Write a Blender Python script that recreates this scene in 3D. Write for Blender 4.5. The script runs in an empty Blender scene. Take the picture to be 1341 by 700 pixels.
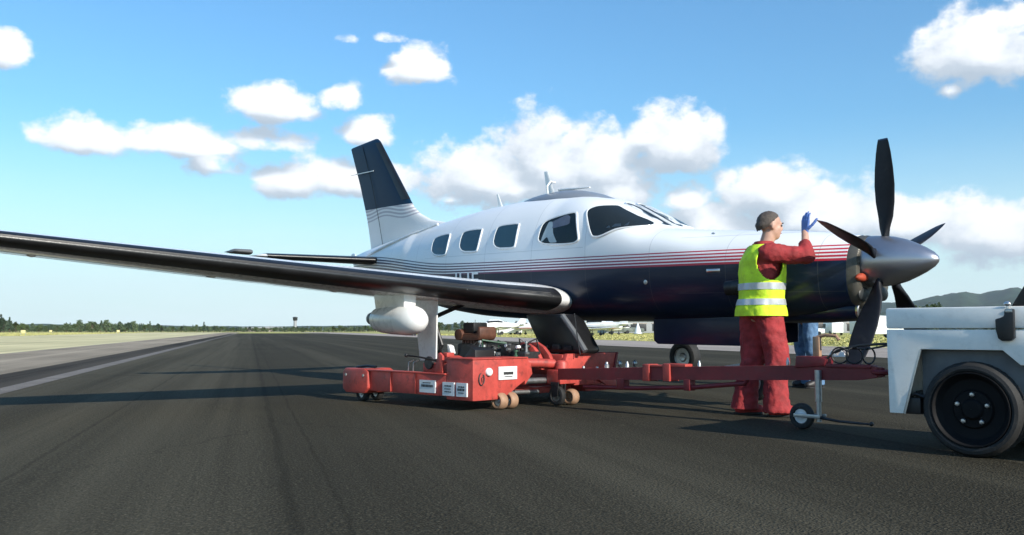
import bpy, bmesh, math, random
from mathutils import Vector, Matrix, noise as mnoise
rnd = random.Random(7)
R = math.radians
PI = math.pi
scene = bpy.context.scene
col = scene.collection

# ------------------------------------------------------------------ camera
CAM_H = 0.70
cam_d = bpy.data.cameras.new('camera')
cam = bpy.data.objects.new('camera', cam_d)
col.objects.link(cam)
cam.location = (0, 0, CAM_H)
cam.rotation_euler = (R(90 + 3.91), 0, 0)
cam_d.sensor_width = 36
cam_d.lens = 36 * 1200 / 1341
cam_d.clip_start = 0.05
cam_d.clip_end = 30000
scene.camera = cam

# ------------------------------------------------------------------ light
SUN_EL = R(27.5)
SUN_AZ = math.atan2(0.66, -0.75)            # clockwise from +Y
sun_dir = Vector((math.sin(SUN_AZ) * math.cos(SUN_EL), math.cos(SUN_AZ) * math.cos(SUN_EL), math.sin(SUN_EL)))
sl = bpy.data.lights.new('sun', 'SUN')
sl.energy = 5.0
sl.angle = R(0.5)
sl.color = (1.0, 0.93, 0.82)
so = bpy.data.objects.new('sun', sl)
so.rotation_euler = sun_dir.to_track_quat('Z', 'Y').to_euler()
so.location = (20, -20, 20)
col.objects.link(so)
scene.view_settings.view_transform = 'Standard'
scene.view_settings.look = 'None'
scene.view_settings.gamma = 1
scene.view_settings.exposure = 0.30

# ------------------------------------------------------------------ world: sky with cumulus clouds
CLOUDS = [(-0.5122, 0.2597, 0.0209, 0.0278), (-0.4416, 0.187, 0.0529, 0.027), (-0.352, 0.189, 0.0841, 0.0220), (-0.2679, 0.196, 0.0492, 0.0175), (-0.2567, 0.2331, 0.0562, 0.0266), (-0.1884, 0.2429, 0.0295, 0.019), (-0.106, 0.2785, 0.0421, 0.0299), (-0.1811, 0.3084, 0.0165, 0.0093), (-0.1355, 0.309, 0.0201, 0.0078), (-0.3137, 0.1693, 0.0354, 0.0172), (-0.2355, 0.1569, 0.0482, 0.0289), (-0.167, 0.1591, 0.0827, 0.0276), (-0.1594, 0.2104, 0.0331, 0.0241), (-0.0256, 0.1596, 0.0924, 0.0493), (0.0458, 0.1718, 0.0669, 0.075), (0.1002, 0.1712, 0.0579, 0.0506), (0.0248, 0.153, 0.1576, 0.0248), (0.1789, 0.196, 0.0533, 0.0481), (0.1503, 0.2067, 0.0328, 0.0242), (0.1083, 0.1464, 0.0495, 0.0279), (0.1903, 0.1389, 0.029, 0.0228), (0.2777, 0.1417, 0.061, 0.0413), (0.3155, 0.1124, 0.0951, 0.0489), (0.2141, 0.109, 0.063, 0.0325), (0.4035, 0.1049, 0.062, 0.0382), (0.4848, 0.088, 0.0671, 0.0437), (0.4805, 0.2640, 0.0693, 0.0508), (0.4526, 0.2341, 0.0136, 0.0131), (-0.0675, 0.1411, 0.0218, 0.0083)]

class NT:
    """small helper to write node trees"""
    def __init__(s, tree):
        s.t = tree; s.n = tree.nodes; s.l = tree.links
    def node(s, typ, **kw):
        n = s.n.new(typ)
        for k, v in kw.items(): setattr(n, k, v)
        return n
    def put(s, sock, v):
        if hasattr(v, 'is_output'): s.l.new(v, sock)
        else: sock.default_value = v
    def math(s, op, a, b=0.0, c=None, clamp=False):
        n = s.node('ShaderNodeMath', operation=op, use_clamp=clamp)
        s.put(n.inputs[0], a); s.put(n.inputs[1], b)
        if c is not None: s.put(n.inputs[2], c)
        return n.outputs[0]
    def vec(s, op, a, b=(0, 0, 0)):
        n = s.node('ShaderNodeVectorMath', operation=op)
        s.put(n.inputs[0], a); s.put(n.inputs[1], b)
        return n.outputs['Value'] if op in ('LENGTH', 'DOT_PRODUCT') else n.outputs[0]
    def comb(s, x, y, z):
        n = s.node('ShaderNodeCombineXYZ')
        for i, v in enumerate((x, y, z)): s.put(n.inputs[i], v)
        return n.outputs[0]
    def sep(s, v):
        n = s.node('ShaderNodeSeparateXYZ'); s.l.new(v, n.inputs[0]); return n.outputs
    def ramp(s, f, stops):
        n = s.node('ShaderNodeValToRGB'); s.l.new(f, n.inputs[0])
        e = n.color_ramp.elements
        while len(e) < len(stops): e.new(0.5)
        for i, (p, c) in enumerate(stops):
            e[i].position = p; e[i].color = (*c, 1) if len(c) == 3 else c
        return n.outputs[0]
    def mix(s, f, a, b, mode='MIX'):
        n = s.node('ShaderNodeMix', data_type='RGBA', blend_type=mode)
        s.put(n.inputs[0], f)
        s.put(n.inputs[6], a if hasattr(a, 'is_output') else (*a, 1)); s.put(n.inputs[7], b if hasattr(b, 'is_output') else (*b, 1))
        return n.outputs[2]
    def noise(s, v, scale, detail=4, rough=.55, dim='3D'):
        n = s.node('ShaderNodeTexNoise', noise_dimensions=dim)
        if v is not None: s.l.new(v, n.inputs['Vector'])
        n.inputs['Scale'].default_value = scale; n.inputs['Detail'].default_value = detail; n.inputs['Roughness'].default_value = rough
        return n.outputs['Fac']
    def step(s, v, a, b):
        n = s.node('ShaderNodeMapRange', interpolation_type='SMOOTHSTEP')
        s.put(n.inputs[0], v); s.put(n.inputs[1], a); s.put(n.inputs[2], b)
        return n.outputs[0]

def cloud_group():
    g = bpy.data.node_groups.new('cloud_field', 'ShaderNodeTree')
    g.interface.new_socket('Angles', in_out='INPUT', socket_type='NodeSocketVector')
    g.interface.new_socket('Field', in_out='OUTPUT', socket_type='NodeSocketFloat')
    g.interface.new_socket('Raw', in_out='OUTPUT', socket_type='NodeSocketFloat')
    t = NT(g)
    gi = t.node('NodeGroupInput'); go = t.node('NodeGroupOutput')
    ang = gi.outputs[0]
    az, el, _ = t.sep(ang)
    cur = -1.0; raw = -1.0
    for a, e, ra, re in CLOUDS:
        v = t.vec('MULTIPLY', t.vec('SUBTRACT', ang, (a, e, 0)), (1.0 / ra, .98 / re, 0))
        x, y, _z = t.sep(v)
        y2 = t.math('MAXIMUM', y, t.math('MULTIPLY', y, -1.6))
        f0 = t.math('SUBTRACT', 1.08, t.vec('LENGTH', t.comb(x, y2, 0)))
        raw = t.math('MAXIMUM', raw, f0)
        f = t.math('MINIMUM', t.math('MULTIPLY', f0, 1.45), .85)
        f = t.math('MULTIPLY', f, min(1.0, max(.5, re / .028)))
        cur = t.math('MAXIMUM', cur, f)
    # the same kind of broken cumulus all round the rest of the sky
    big = t.noise(t.vec('MULTIPLY', ang, (1.0, 2.6, 0)), 4.2, 3, .5)
    fld = t.math('MULTIPLY', t.math('SUBTRACT', big, .68), 5.0)
    away = t.step(t.math('ABSOLUTE', az), .58, .80)
    high = t.step(el, .36, .48)
    m = t.math('MAXIMUM', away, high)
    fld = t.math('SUBTRACT', fld, t.math('MULTIPLY', t.math('SUBTRACT', 1.0, m), 4.0))
    fld = t.math('SUBTRACT', fld, t.math('MULTIPLY', t.step(el, .8, 1.2), 3.0))
    fld = t.math('MINIMUM', fld, 1.0)
    cur = t.math('MAXIMUM', cur, fld)
    n1 = t.noise(t.vec('MULTIPLY', ang, (1, 1.25, 0)), 25, 6, .55)
    n2 = t.noise(t.vec('MULTIPLY', ang, (1, 1.3, 0)), 75, 4, .6)
    nn = t.math('ADD', t.math('MULTIPLY', t.math('SUBTRACT', n1, .5), 2.15), t.math('MULTIPLY', t.math('SUBTRACT', n2, .5), .40))
    raw = t.math('MAXIMUM', raw, fld)
    t.l.new(t.math('ADD', cur, nn), go.inputs[0])
    t.l.new(t.math('ADD', raw, t.math('MULTIPLY', nn, .42)), go.inputs[1])
    return g

world = bpy.data.worlds.new('World')
scene.world = world
world.use_nodes = True
wt = NT(world.node_tree)
for n in list(wt.n): wt.n.remove(n)
sky = wt.node('ShaderNodeTexSky', sky_type='NISHITA')
sky.sun_disc = False
sky.sun_elevation = SUN_EL
sky.sun_rotation = SUN_AZ
sky.air_density = 1.3
sky.dust_density = 0.6
sky.ozone_density = 1.6
tc = wt.node('ShaderNodeTexCoord')
dx, dy, dz = wt.sep(tc.outputs['Generated'])
az = wt.math('ARCTAN2', dx, dy)
el = wt.math('ARCSINE', dz)
ang = wt.comb(az, el, 0)
grp = cloud_group()
def field(v):
    n = wt.node('ShaderNodeGroup'); n.node_tree = grp
    wt.l.new(v, n.inputs[0]); return n.outputs[0], n.outputs[1]
F0, R0 = field(ang)
F1, R1 = field(wt.vec('ADD', ang, (.008, .026, 0)))
dens = wt.step(F0, -.02, .58)
dens = wt.math('MULTIPLY', dens, wt.step(el, .005, .06))
lit = wt.math('ADD', wt.math('MULTIPLY', wt.math('SUBTRACT', R0, R1), .95), .41, clamp=True)
thick = wt.step(F0, .35, 1.15)
lit2 = wt.math('SUBTRACT', lit, wt.math('MULTIPLY', thick, .05), clamp=True)
ccol = wt.ramp(lit2, [(0.0, (.44, .52, .61)), (.35, (.54, .61, .69)), (.68, (.86, .90, .95)), (.9, (1.0, 1.0, 1.0))])
# thin white veil near the horizon
veil = wt.math('MULTIPLY', wt.math('SUBTRACT', 1.0, wt.step(el, -.04, .23)), .86)
vn = wt.noise(wt.vec('MULTIPLY', ang, (1, 6, 0)), 6, 4, .6)
veil = wt.math('MULTIPLY', veil, wt.math('ADD', .78, wt.math('MULTIPLY', vn, .4)), clamp=True)
skyc = wt.mix(1.0, sky.outputs[0], (.52, .92, 1.22), 'MULTIPLY')
bg = wt.node('ShaderNodeBackground'); bg.inputs[1].default_value = 0.125
wt.l.new(skyc, bg.inputs[0])
bv = wt.node('ShaderNodeBackground'); bv.inputs[0].default_value = (.82, .97, 1.0, 1); bv.inputs[1].default_value = 1.02
bc = wt.node('ShaderNodeBackground'); bc.inputs[1].default_value = 0.98
wt.l.new(ccol, bc.inputs[0])
m1 = wt.node('ShaderNodeMixShader'); wt.l.new(veil, m1.inputs[0]); wt.l.new(bg.outputs[0], m1.inputs[1]); wt.l.new(bv.outputs[0], m1.inputs[2])
m2 = wt.node('ShaderNodeMixShader'); wt.l.new(wt.math('MULTIPLY', dens, .97), m2.inputs[0]); wt.l.new(m1.outputs[0], m2.inputs[1]); wt.l.new(bc.outputs[0], m2.inputs[2])
wo = wt.node('ShaderNodeOutputWorld'); wt.l.new(m2.outputs[0], wo.inputs[0])

# ------------------------------------------------------------------ mesh helpers
class MB:
    def __init__(s):
        s.v = []; s.f = []; s.m = []; s.mi = 0
    def add(s, vs, fs, M=None):
        o = len(s.v)
        for v in vs:
            v = Vector(v)
            s.v.append(tuple(M @ v) if M is not None else tuple(v))
        for f in fs:
            s.f.append([i + o for i in f]); s.m.append(s.mi)
        return s
    def box(s, a, b, bev=0.0, M=None):
        """box from corner a to corner b, edges bevelled"""
        bm = bmesh.new()
        bmesh.ops.create_cube(bm, size=1)
        for v in bm.verts:
            v.co = Vector([(a[i] + b[i]) / 2 + v.co[i] * abs(b[i] - a[i]) for i in range(3)])
        if bev > 0:
            bmesh.ops.bevel(bm, geom=bm.edges[:], offset=bev, segments=2, profile=.6, affect='EDGES')
        return s.frombm(bm, M)
    def frombm(s, bm, M=None):
        bm.verts.index_update()
        s.add([v.co.copy() for v in bm.verts], [[v.index for v in f.verts] for f in bm.faces], M)
        bm.free(); return s
    def prism(s, poly, a, b, axis='y', bev=0.0, M=None):
        """polygon in the two other axes, extruded along axis from a to b"""
        bm = bmesh.new()
        def P(u, w, h):
            return {'y': (u, h, w), 'x': (h, u, w), 'z': (u, w, h)}[axis]
        vs = [bm.verts.new(P(u, w, a)) for u, w in poly]
        f = bm.faces.new(vs)
        r = bmesh.ops.extrude_face_region(bm, geom=[f])
        d = Vector(P(0, 0, b)) - Vector(P(0, 0, a))
        bmesh.ops.translate(bm, vec=d, verts=[x for x in r['geom'] if isinstance(x, bmesh.types.BMVert)])
        bmesh.ops.recalc_face_normals(bm, faces=bm.faces[:])
        if bev > 0:
            es = [e for e in bm.edges if len(e.link_faces) == 2 and e.calc_face_angle(0) > .3]
            bmesh.ops.bevel(bm, geom=es, offset=bev, segments=2, profile=.6, affect='EDGES')
        return s.frombm(bm, M)
    def rings(s, rings, cap=True, closed=True, M=None):
        n = len(rings[0]); vs = [p for r in rings for p in r]; fs = []
        for i in range(len(rings) - 1):
            for j in range(n if closed else n - 1):
                k = (j + 1) % n
                fs.append([i * n + j, i * n + k, (i + 1) * n + k, (i + 1) * n + j])
        if cap and closed:
            fs.append(list(range(n))[::-1]); fs.append([(len(rings) - 1) * n + j for j in range(n)])
        return s.add(vs, fs, M)
    def tube(s, pts, r, n=10, cap=True, M=None):
        """round tube along points; r a number or a list"""
        P = [Vector(p) for p in pts]
        rs = r if isinstance(r, (list, tuple)) else [r] * len(P)
        out = []; ref = None
        for i, p in enumerate(P):
            d = (P[min(i + 1, len(P) - 1)] - P[max(i - 1, 0)]).normalized()
            if ref is None: ref = d.orthogonal().normalized()
            u = (ref - d * ref.dot(d)).normalized(); ref = u; w = d.cross(u)
            out.append([p + (u * math.cos(2 * PI * j / n) + w * math.sin(2 * PI * j / n)) * rs[i] for j in range(n)])
        return s.rings(out, cap, True, M)
    def capsule(s, a, b, ra, rb, n=12, k=4):
        a = Vector(a); b = Vector(b); d = (b - a); L = d.length
        d = d / L if L > 1e-6 else Vector((0, 0, 1))
        pts = []; rs = []
        for i in range(k + 1):
            t = PI / 2 * i / k
            pts.append(a - d * ra * math.cos(t)); rs.append(max(ra * math.sin(t), 1e-4))
        for i in range(k + 1):
            t = PI / 2 * i / k
            pts.append(b + d * rb * math.sin(t)); rs.append(max(rb * math.cos(t), 1e-4))
        return s.tube(pts, rs, n)
    def ball(s, c, r, n=14, M=None):
        c = Vector(c); r = Vector(r) if isinstance(r, (tuple, list)) else Vector((r, r, r))
        out = []
        for i in range(n // 2 + 1):
            t = PI * i / (n // 2)
            q = max(math.sin(t), 1e-3)
            out.append([(c.x + r.x * q * math.cos(2 * PI * j / n), c.y + r.y * q * math.sin(2 * PI * j / n), c.z - r.z * math.cos(t)) for j in range(n)])
        return s.rings(out, True, True, M)
    def lathe(s, prof, n=32, axis='x', M=None, cap=True):
        """profile of (along, radius) turned about an axis"""
        out = []
        for a, r in prof:
            r = max(r, 1e-4); ring = []
            for j in range(n):
                c = r * math.cos(2 * PI * j / n); d = r * math.sin(2 * PI * j / n)
                ring.append({'x': (a, c, d), 'y': (d, a, c), 'z': (c, d, a)}[axis])
            out.append(ring)
        return s.rings(out, cap, True, M)
    def build(s, name, mats, parent=None, smooth=40, shift=None):
        me = bpy.data.meshes.new(name)
        vs = s.v if shift is None else [tuple(Vector(v) - shift) for v in s.v]
        me.from_pydata(vs, [], s.f)
        if not isinstance(mats, (list, tuple)): mats = [mats]
        for m in mats: me.materials.append(m)
        for p, k in zip(me.polygons, s.m): p.material_index = min(k, len(mats) - 1)
        finish(me, smooth)
        o = bpy.data.objects.new(name, me); col.objects.link(o)
        if parent is not None: o.parent = parent
        return o

def finish(me, smooth=40):
    bm = bmesh.new(); bm.from_mesh(me)
    bmesh.ops.recalc_face_normals(bm, faces=bm.faces[:])
    if smooth:
        for f in bm.faces: f.smooth = True
        for e in bm.edges:
            if len(e.link_faces) == 2 and e.calc_face_angle(0) > R(smooth): e.smooth = False
    bm.to_mesh(me); bm.free(); me.update()

def remesh(mb, voxel, smooth_it=4):
    """union of overlapping shells as one continuous skin (returns verts, faces)"""
    me = bpy.data.meshes.new('tmp'); me.from_pydata(mb.v, [], mb.f)
    bm = bmesh.new(); bm.from_mesh(me); bmesh.ops.recalc_face_normals(bm, faces=bm.faces[:]); bm.to_mesh(me); bm.free()
    o = bpy.data.objects.new('tmp', me); col.objects.link(o)
    m = o.modifiers.new('r', 'REMESH'); m.mode = 'VOXEL'; m.voxel_size = voxel
    if smooth_it:
        k = o.modifiers.new('s', 'SMOOTH'); k.iterations = smooth_it; k.factor = .5
    dg = bpy.context.evaluated_depsgraph_get(); e = o.evaluated_get(dg); m2 = e.to_mesh()
    out = MB(); out.add([v.co.copy() for v in m2.vertices], [list(p.vertices) for p in m2.polygons])
    e.to_mesh_clear(); bpy.data.objects.remove(o); bpy.data.meshes.remove(me)
    return out

def tag(o, label=None, cat=None, group=None, kind=None):
    if label: o['label'] = label
    if cat: o['category'] = cat
    if group: o['group'] = group
    if kind: o['kind'] = kind
    return o
def empty(name, loc, rot=(0, 0, 0)):
    o = bpy.data.objects.new(name, None); o.location = loc; o.rotation_euler = rot
    o.empty_display_size = .2; col.objects.link(o); return o
def copy_tree(o, parent=None):
    c = o.copy(); col.objects.link(c)
    if parent: c.parent = parent
    for ch in list(o.children): copy_tree(ch, c)
    return c

# ------------------------------------------------------------------ materials
def mat(name, base, rough=.5, metal=0.0, var=.12, vscale=6.0, bump=0.0, bscale=60.0, coat=0.0, spec=.5, dirt=None, dirt_amt=.0, coord='Object'):
    m = bpy.data.materials.new(name); m.use_nodes = True
    t = NT(m.node_tree); b = t.n['Principled BSDF']
    c = t.node('ShaderNodeTexCoord').outputs[coord]
    n1 = t.noise(c, vscale, 5, .6)
    lo = tuple(max(0, x * (1 - var)) for x in base); hi = tuple(min(1, x * (1 + var)) for x in base)
    cc = t.mix(t.step(n1, .3, .7), lo, hi)
    if dirt:
        n3 = t.noise(c, vscale * 2.3, 6, .7)
        cc = t.mix(t.math('MULTIPLY', t.step(n3, .5, .75), dirt_amt), cc, dirt)
    t.l.new(cc, b.inputs['Base Color'])
    b.inputs['Metallic'].default_value = metal
    n2 = t.noise(c, vscale * 3.1, 3, .6)
    t.l.new(t.math('ADD', rough - .06, t.math('MULTIPLY', n2, .12)), b.inputs['Roughness'])
    b.inputs['Specular IOR Level'].default_value = spec
    if coat: b.inputs['Coat Weight'].default_value = coat; b.inputs['Coat Roughness'].default_value = .06
    if bump:
        bn = t.node('ShaderNodeBump'); bn.inputs['Strength'].default_value = bump; bn.inputs['Distance'].default_value = .01
        t.l.new(t.noise(c, bscale, 4, .6), bn.inputs['Height']); t.l.new(bn.outputs[0], b.inputs['Normal'])
    return m

M = {}
M['white'] = mat('white_paint', (.78, .78, .77), .28, coat=.4, var=.04, dirt=(.5, .48, .45), dirt_amt=.15)
M['radome'] = mat('white_radome_paint', (.82, .82, .80), .35, var=.03)
M['boot'] = mat('black_rubber_boot', (.012, .012, .013), .32, var=.25, bump=.1)
M['trim'] = mat('bare_aluminium', (.55, .56, .57), .3, .9, var=.1)
M['navy'] = mat('navy_paint', (.007, .016, .042), .32, coat=.1, spec=.28, var=.1)
M['black'] = mat('black_plastic', (.012, .012, .013), .45, var=.2)
M['rubber'] = mat('tyre_rubber', (.016, .016, .016), .75, var=.25, bump=.3, bscale=90, dirt=(.07, .065, .06), dirt_amt=.35)
M['glove'] = mat('blue_nitrile', (.07, .14, .40), .4, var=.1)
M['red'] = mat('red_dolly_paint', (.46, .062, .048), .5, var=.18, vscale=6, bump=.2, bscale=35, dirt=(.10, .03, .025), dirt_amt=.75)
M['dred'] = mat('dark_red_steel', (.17, .012, .018), .5, var=.2, vscale=5, bump=.15, bscale=40, dirt=(.08, .03, .03), dirt_amt=.5)
M['steel'] = mat('zinc_steel', (.42, .43, .43), .38, .85, var=.15, vscale=20)
M['dsteel'] = mat('dark_oily_steel', (.05, .05, .052), .45, .6, var=.3, vscale=20)
M['tan'] = mat('tan_polyurethane_tread', (.34, .20, .12), .6, var=.15, vscale=20)
M['sticker'] = mat('white_sticker', (.72, .72, .72), .5, var=.05, vscale=30)
M['ink'] = mat('black_ink', (.03, .03, .03), .6)
M['tug'] = mat('grey_tug_paint', (.88, .86, .81), .42, var=.06, vscale=4, coat=.1, bump=.05, bscale=12, dirt=(.38, .36, .33), dirt_amt=.3)
M['tugdark'] = mat('dark_grey_fender', (.11, .115, .12), .6, var=.15, dirt=(.2, .18, .16), dirt_amt=.3)
M['rim'] = mat('black_steel_rim', (.006, .006, .007), .7, var=.2, spec=.2)
M['skin'] = mat('skin', (.50, .29, .21), .5, var=.1, vscale=14)
M['hair'] = mat('dark_brown_hair', (.085, .065, .052), .55, var=.3, vscale=40, bump=.8, bscale=160)
M['hair2'] = mat('brown_hair', (.05, .03, .02), .55, var=.3, vscale=40, bump=.8, bscale=160)
M['coverall'] = mat('red_coverall_cloth', (.31, .026, .028), .8, var=.28, vscale=9, bump=.7, bscale=30, dirt=(.10, .02, .02), dirt_amt=.5)
M['hivis'] = mat('fluorescent_yellow_cloth', (.62, .86, .03), .75, var=.12, vscale=10, bump=.6, bscale=24, dirt=(.30, .36, .05), dirt_amt=.3)
M['reflect'] = mat('silver_reflective_tape', (.52, .54, .55), .4, .25, var=.08, vscale=30)
M['jeans'] = mat('blue_denim', (.10, .19, .32), .85, var=.25, vscale=12, bump=.4, bscale=60)
M['jacket'] = mat('lavender_grey_cloth', (.30, .28, .36), .85, var=.12, vscale=9, bump=.4, bscale=30)
M['shoe'] = mat('dark_shoe_leather', (.02, .016, .016), .5, var=.2)
M['rboot'] = mat('red_overboot', (.34, .025, .025), .7, var=.2, vscale=12)
M['brown'] = mat('orange_brown_cast_motor', (.11, .045, .028), .55, var=.25, vscale=14, bump=.3)
M['green'] = mat('green_oil_tank', (.03, .09, .05), .45, var=.2)
M['brass'] = mat('brass_fitting', (.45, .32, .12), .35, .9, var=.15, vscale=20)
M['plug'] = mat('orange_red_inlet_plug', (.36, .05, .018), .7, var=.2, vscale=20)
M['cowlgrey'] = mat('tan_grey_nose_bowl', (.10, .092, .075), .42, .3, var=.2, vscale=9, dirt=(.08, .07, .06), dirt_amt=.5)
M['blade'] = mat('black_composite_blade', (.008, .009, .013), .5, var=.3, vscale=5, spec=.25, dirt=(.05, .05, .05), dirt_amt=.25)
M['bladetip'] = mat('navy_blade_tip', (.012, .03, .10), .35, var=.15)
M['spinner'] = mat('brushed_grey_spinner', (.40, .40, .43), .34, .85, var=.06, vscale=3, coat=.2)
M['wshield'] = mat('dark_interior', (.012, .014, .015), .5, var=.3)
M['shade'] = mat('white_sun_shade', (.92, .92, .93), .7, var=.08)
M['letter'] = mat('white_lettering', (.78, .78, .78), .4, var=.03)
M['lampglass'] = mat('clear_lamp_lens', (.85, .85, .82), .15, var=.03)
M['fairing'] = mat('grey_roof_fairing', (.22, .24, .27), .3, var=.05)
M['yellow'] = mat('yellow_marker_paint', (.72, .62, .30), .5, var=.1)

def glass_mat(name, tint, alpha):
    m = bpy.data.materials.new(name); m.use_nodes = True
    t = NT(m.node_tree); b = t.n['Principled BSDF']
    c = t.node('ShaderNodeTexCoord').outputs['Object']
    t.l.new(t.mix(t.noise(c, 3, 2), tint, tuple(x * 1.3 for x in tint)), b.inputs['Base Color'])
    b.inputs['Roughness'].default_value = .04
    b.inputs['Specular IOR Level'].default_value = .6
    tr = t.node('ShaderNodeBsdfTransparent'); tr.inputs[0].default_value = (.75, .82, .84, 1)
    mx = t.node('ShaderNodeMixShader'); mx.inputs[0].default_value = alpha
    t.l.new(tr.outputs[0], mx.inputs[1]); t.l.new(b.outputs[0], mx.inputs[2])
    t.l.new(mx.outputs[0], t.n['Material Output'].inputs[0])
    return m
M['glass'] = glass_mat('tinted_cabin_glass', (.03, .07, .09), .82)
M['glass3'] = glass_mat('door_window_glass', (.03, .05, .06), .2)
M['glass2'] = glass_mat('cockpit_glass', (.03, .04, .045), .45)

def fuselage_mat():
    """white over navy with thin red and navy pin stripes between (paint, in hub coordinates)"""
    m = bpy.data.materials.new('white_and_navy_paint_with_stripes'); m.use_nodes = True
    t = NT(m.node_tree); b = t.n['Principled BSDF']
    o = t.node('ShaderNodeTexCoord').outputs['Object']
    p = t.vec('ADD', o, (-3.8, 0, -1.2))
    x, y, z = t.sep(p)
    aft = t.math('MULTIPLY', x, -1.0)
    # the stripe band: z from zb to zb + wd, fanning slightly upwards aft
    zb = t.math('ADD', .012, t.math('MULTIPLY', t.step(aft, 5.2, 8.0), .16))
    wd = t.math('ADD', .15, t.math('MULTIPLY', t.step(aft, 4.0, 7.5), .05))
    q = t.math('DIVIDE', t.math('SUBTRACT', z, zb), wd)
    ph = t.math('FRACT', t.math('MULTIPLY', q, 5.0))
    # lower stripes thicker: duty falls with height
    duty = t.math('SUBTRACT', .68, t.math('MULTIPLY', q, .34))
    on = t.math('LESS_THAN', ph, duty)
    inb = t.math('MULTIPLY', t.math('GREATER_THAN', q, 0.0), t.math('LESS_THAN', q, 1.0))
    stripe = t.math('MULTIPLY', on, inb)
    below = t.math('LESS_THAN', q, 0.0)
    n = t.noise(o, 3, 4)
    white = t.mix(n, (.83, .83, .83), (.88, .88, .87))
    redc = t.mix(t.step(aft, .9, 3.4), (.55, .035, .06), (.20, .05, .10))
    redc = t.mix(t.step(aft, 3.0, 6.0), redc, (.06, .05, .10))
    c = t.mix(stripe, white, redc)
    navy = t.mix(n, (.006, .015, .036), (.008, .020, .048))
    c = t.mix(below, c, navy)
    # grime streaks along the belly
    st = t.noise(t.vec('MULTIPLY', o, (.6, 5, 5)), 3, 5, .6)
    c = t.mix(t.math('MULTIPLY', t.step(st, .55, .8), .10), c, (.25, .23, .2))
    # panel joints
    fr = t.math('ABSOLUTE', t.math('SUBTRACT', t.math('FRACT', t.math('DIVIDE', aft, .82)), .5))
    seam = t.math('MULTIPLY', t.math('LESS_THAN', fr, .0035), .35)
    c = t.mix(seam, c, (.12, .12, .12))
    for hz_, x0, x1 in ((.275, .2, 1.75), (-.24, .2, 1.75), (-.10, 5.9, 8.0), (.24, 2.9, 5.9)):
        ln = t.math('LESS_THAN', t.math('ABSOLUTE', t.math('SUBTRACT', z, hz_)), .0028)
        rg = t.math('MULTIPLY', t.math('GREATER_THAN', aft, x0), t.math('LESS_THAN', aft, x1))
        c = t.mix(t.math('MULTIPLY', t.math('MULTIPLY', ln, rg), .30), c, (.12, .12, .12))
    t.l.new(c, b.inputs['Base Color'])
    b.inputs['Roughness'].default_value = .32; b.inputs['Specular IOR Level'].default_value = .28
    b.inputs['Coat Weight'].default_value = .10; b.inputs['Coat Roughness'].default_value = .08
    bn = t.node('ShaderNodeBump'); bn.inputs['Strength'].default_value = .12; bn.inputs['Distance'].default_value = .02
    t.l.new(t.noise(o, 2.2, 2), bn.inputs['Height']); t.l.new(bn.outputs[0], b.inputs['Normal'])
    return m
M['fus'] = fuselage_mat()

def fin_mat():
    m = bpy.data.materials.new('navy_over_white_fin_paint'); m.use_nodes = True
    t = NT(m.node_tree); b = t.n['Principled BSDF']
    o = t.node('ShaderNodeTexCoord').outputs['Object']
    p = t.vec('ADD', o, (-3.8, 0, -1.2)); x, y, z = t.sep(p)
    w = t.math('MULTIPLY', t.math('SINE', t.math('MULTIPLY', x, 6.0)), .03)
    zz = t.math('ADD', z, w)
    n = t.noise(o, 4, 4)
    white = t.mix(n, (.72, .72, .72), (.80, .80, .80))
    band = t.math('MULTIPLY', t.math('GREATER_THAN', zz, .90), t.math('LESS_THAN', z, 1.06))
    pin = t.math('LESS_THAN', t.math('FRACT', t.math('MULTIPLY', zz, 19.0)), .5)
    c = t.mix(t.math('MULTIPLY', t.math('MULTIPLY', band, .55), pin), white, (.24, .20, .27))
    c = t.mix(t.math('GREATER_THAN', z, 1.06), c, t.mix(n, (.004, .022, .055), (.006, .030, .070)))
    t.l.new(c, b.inputs['Base Color'])
    b.inputs['Roughness'].default_value = .45; b.inputs['Specular IOR Level'].default_value = .2
    return m
M['fin'] = fin_mat()

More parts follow.
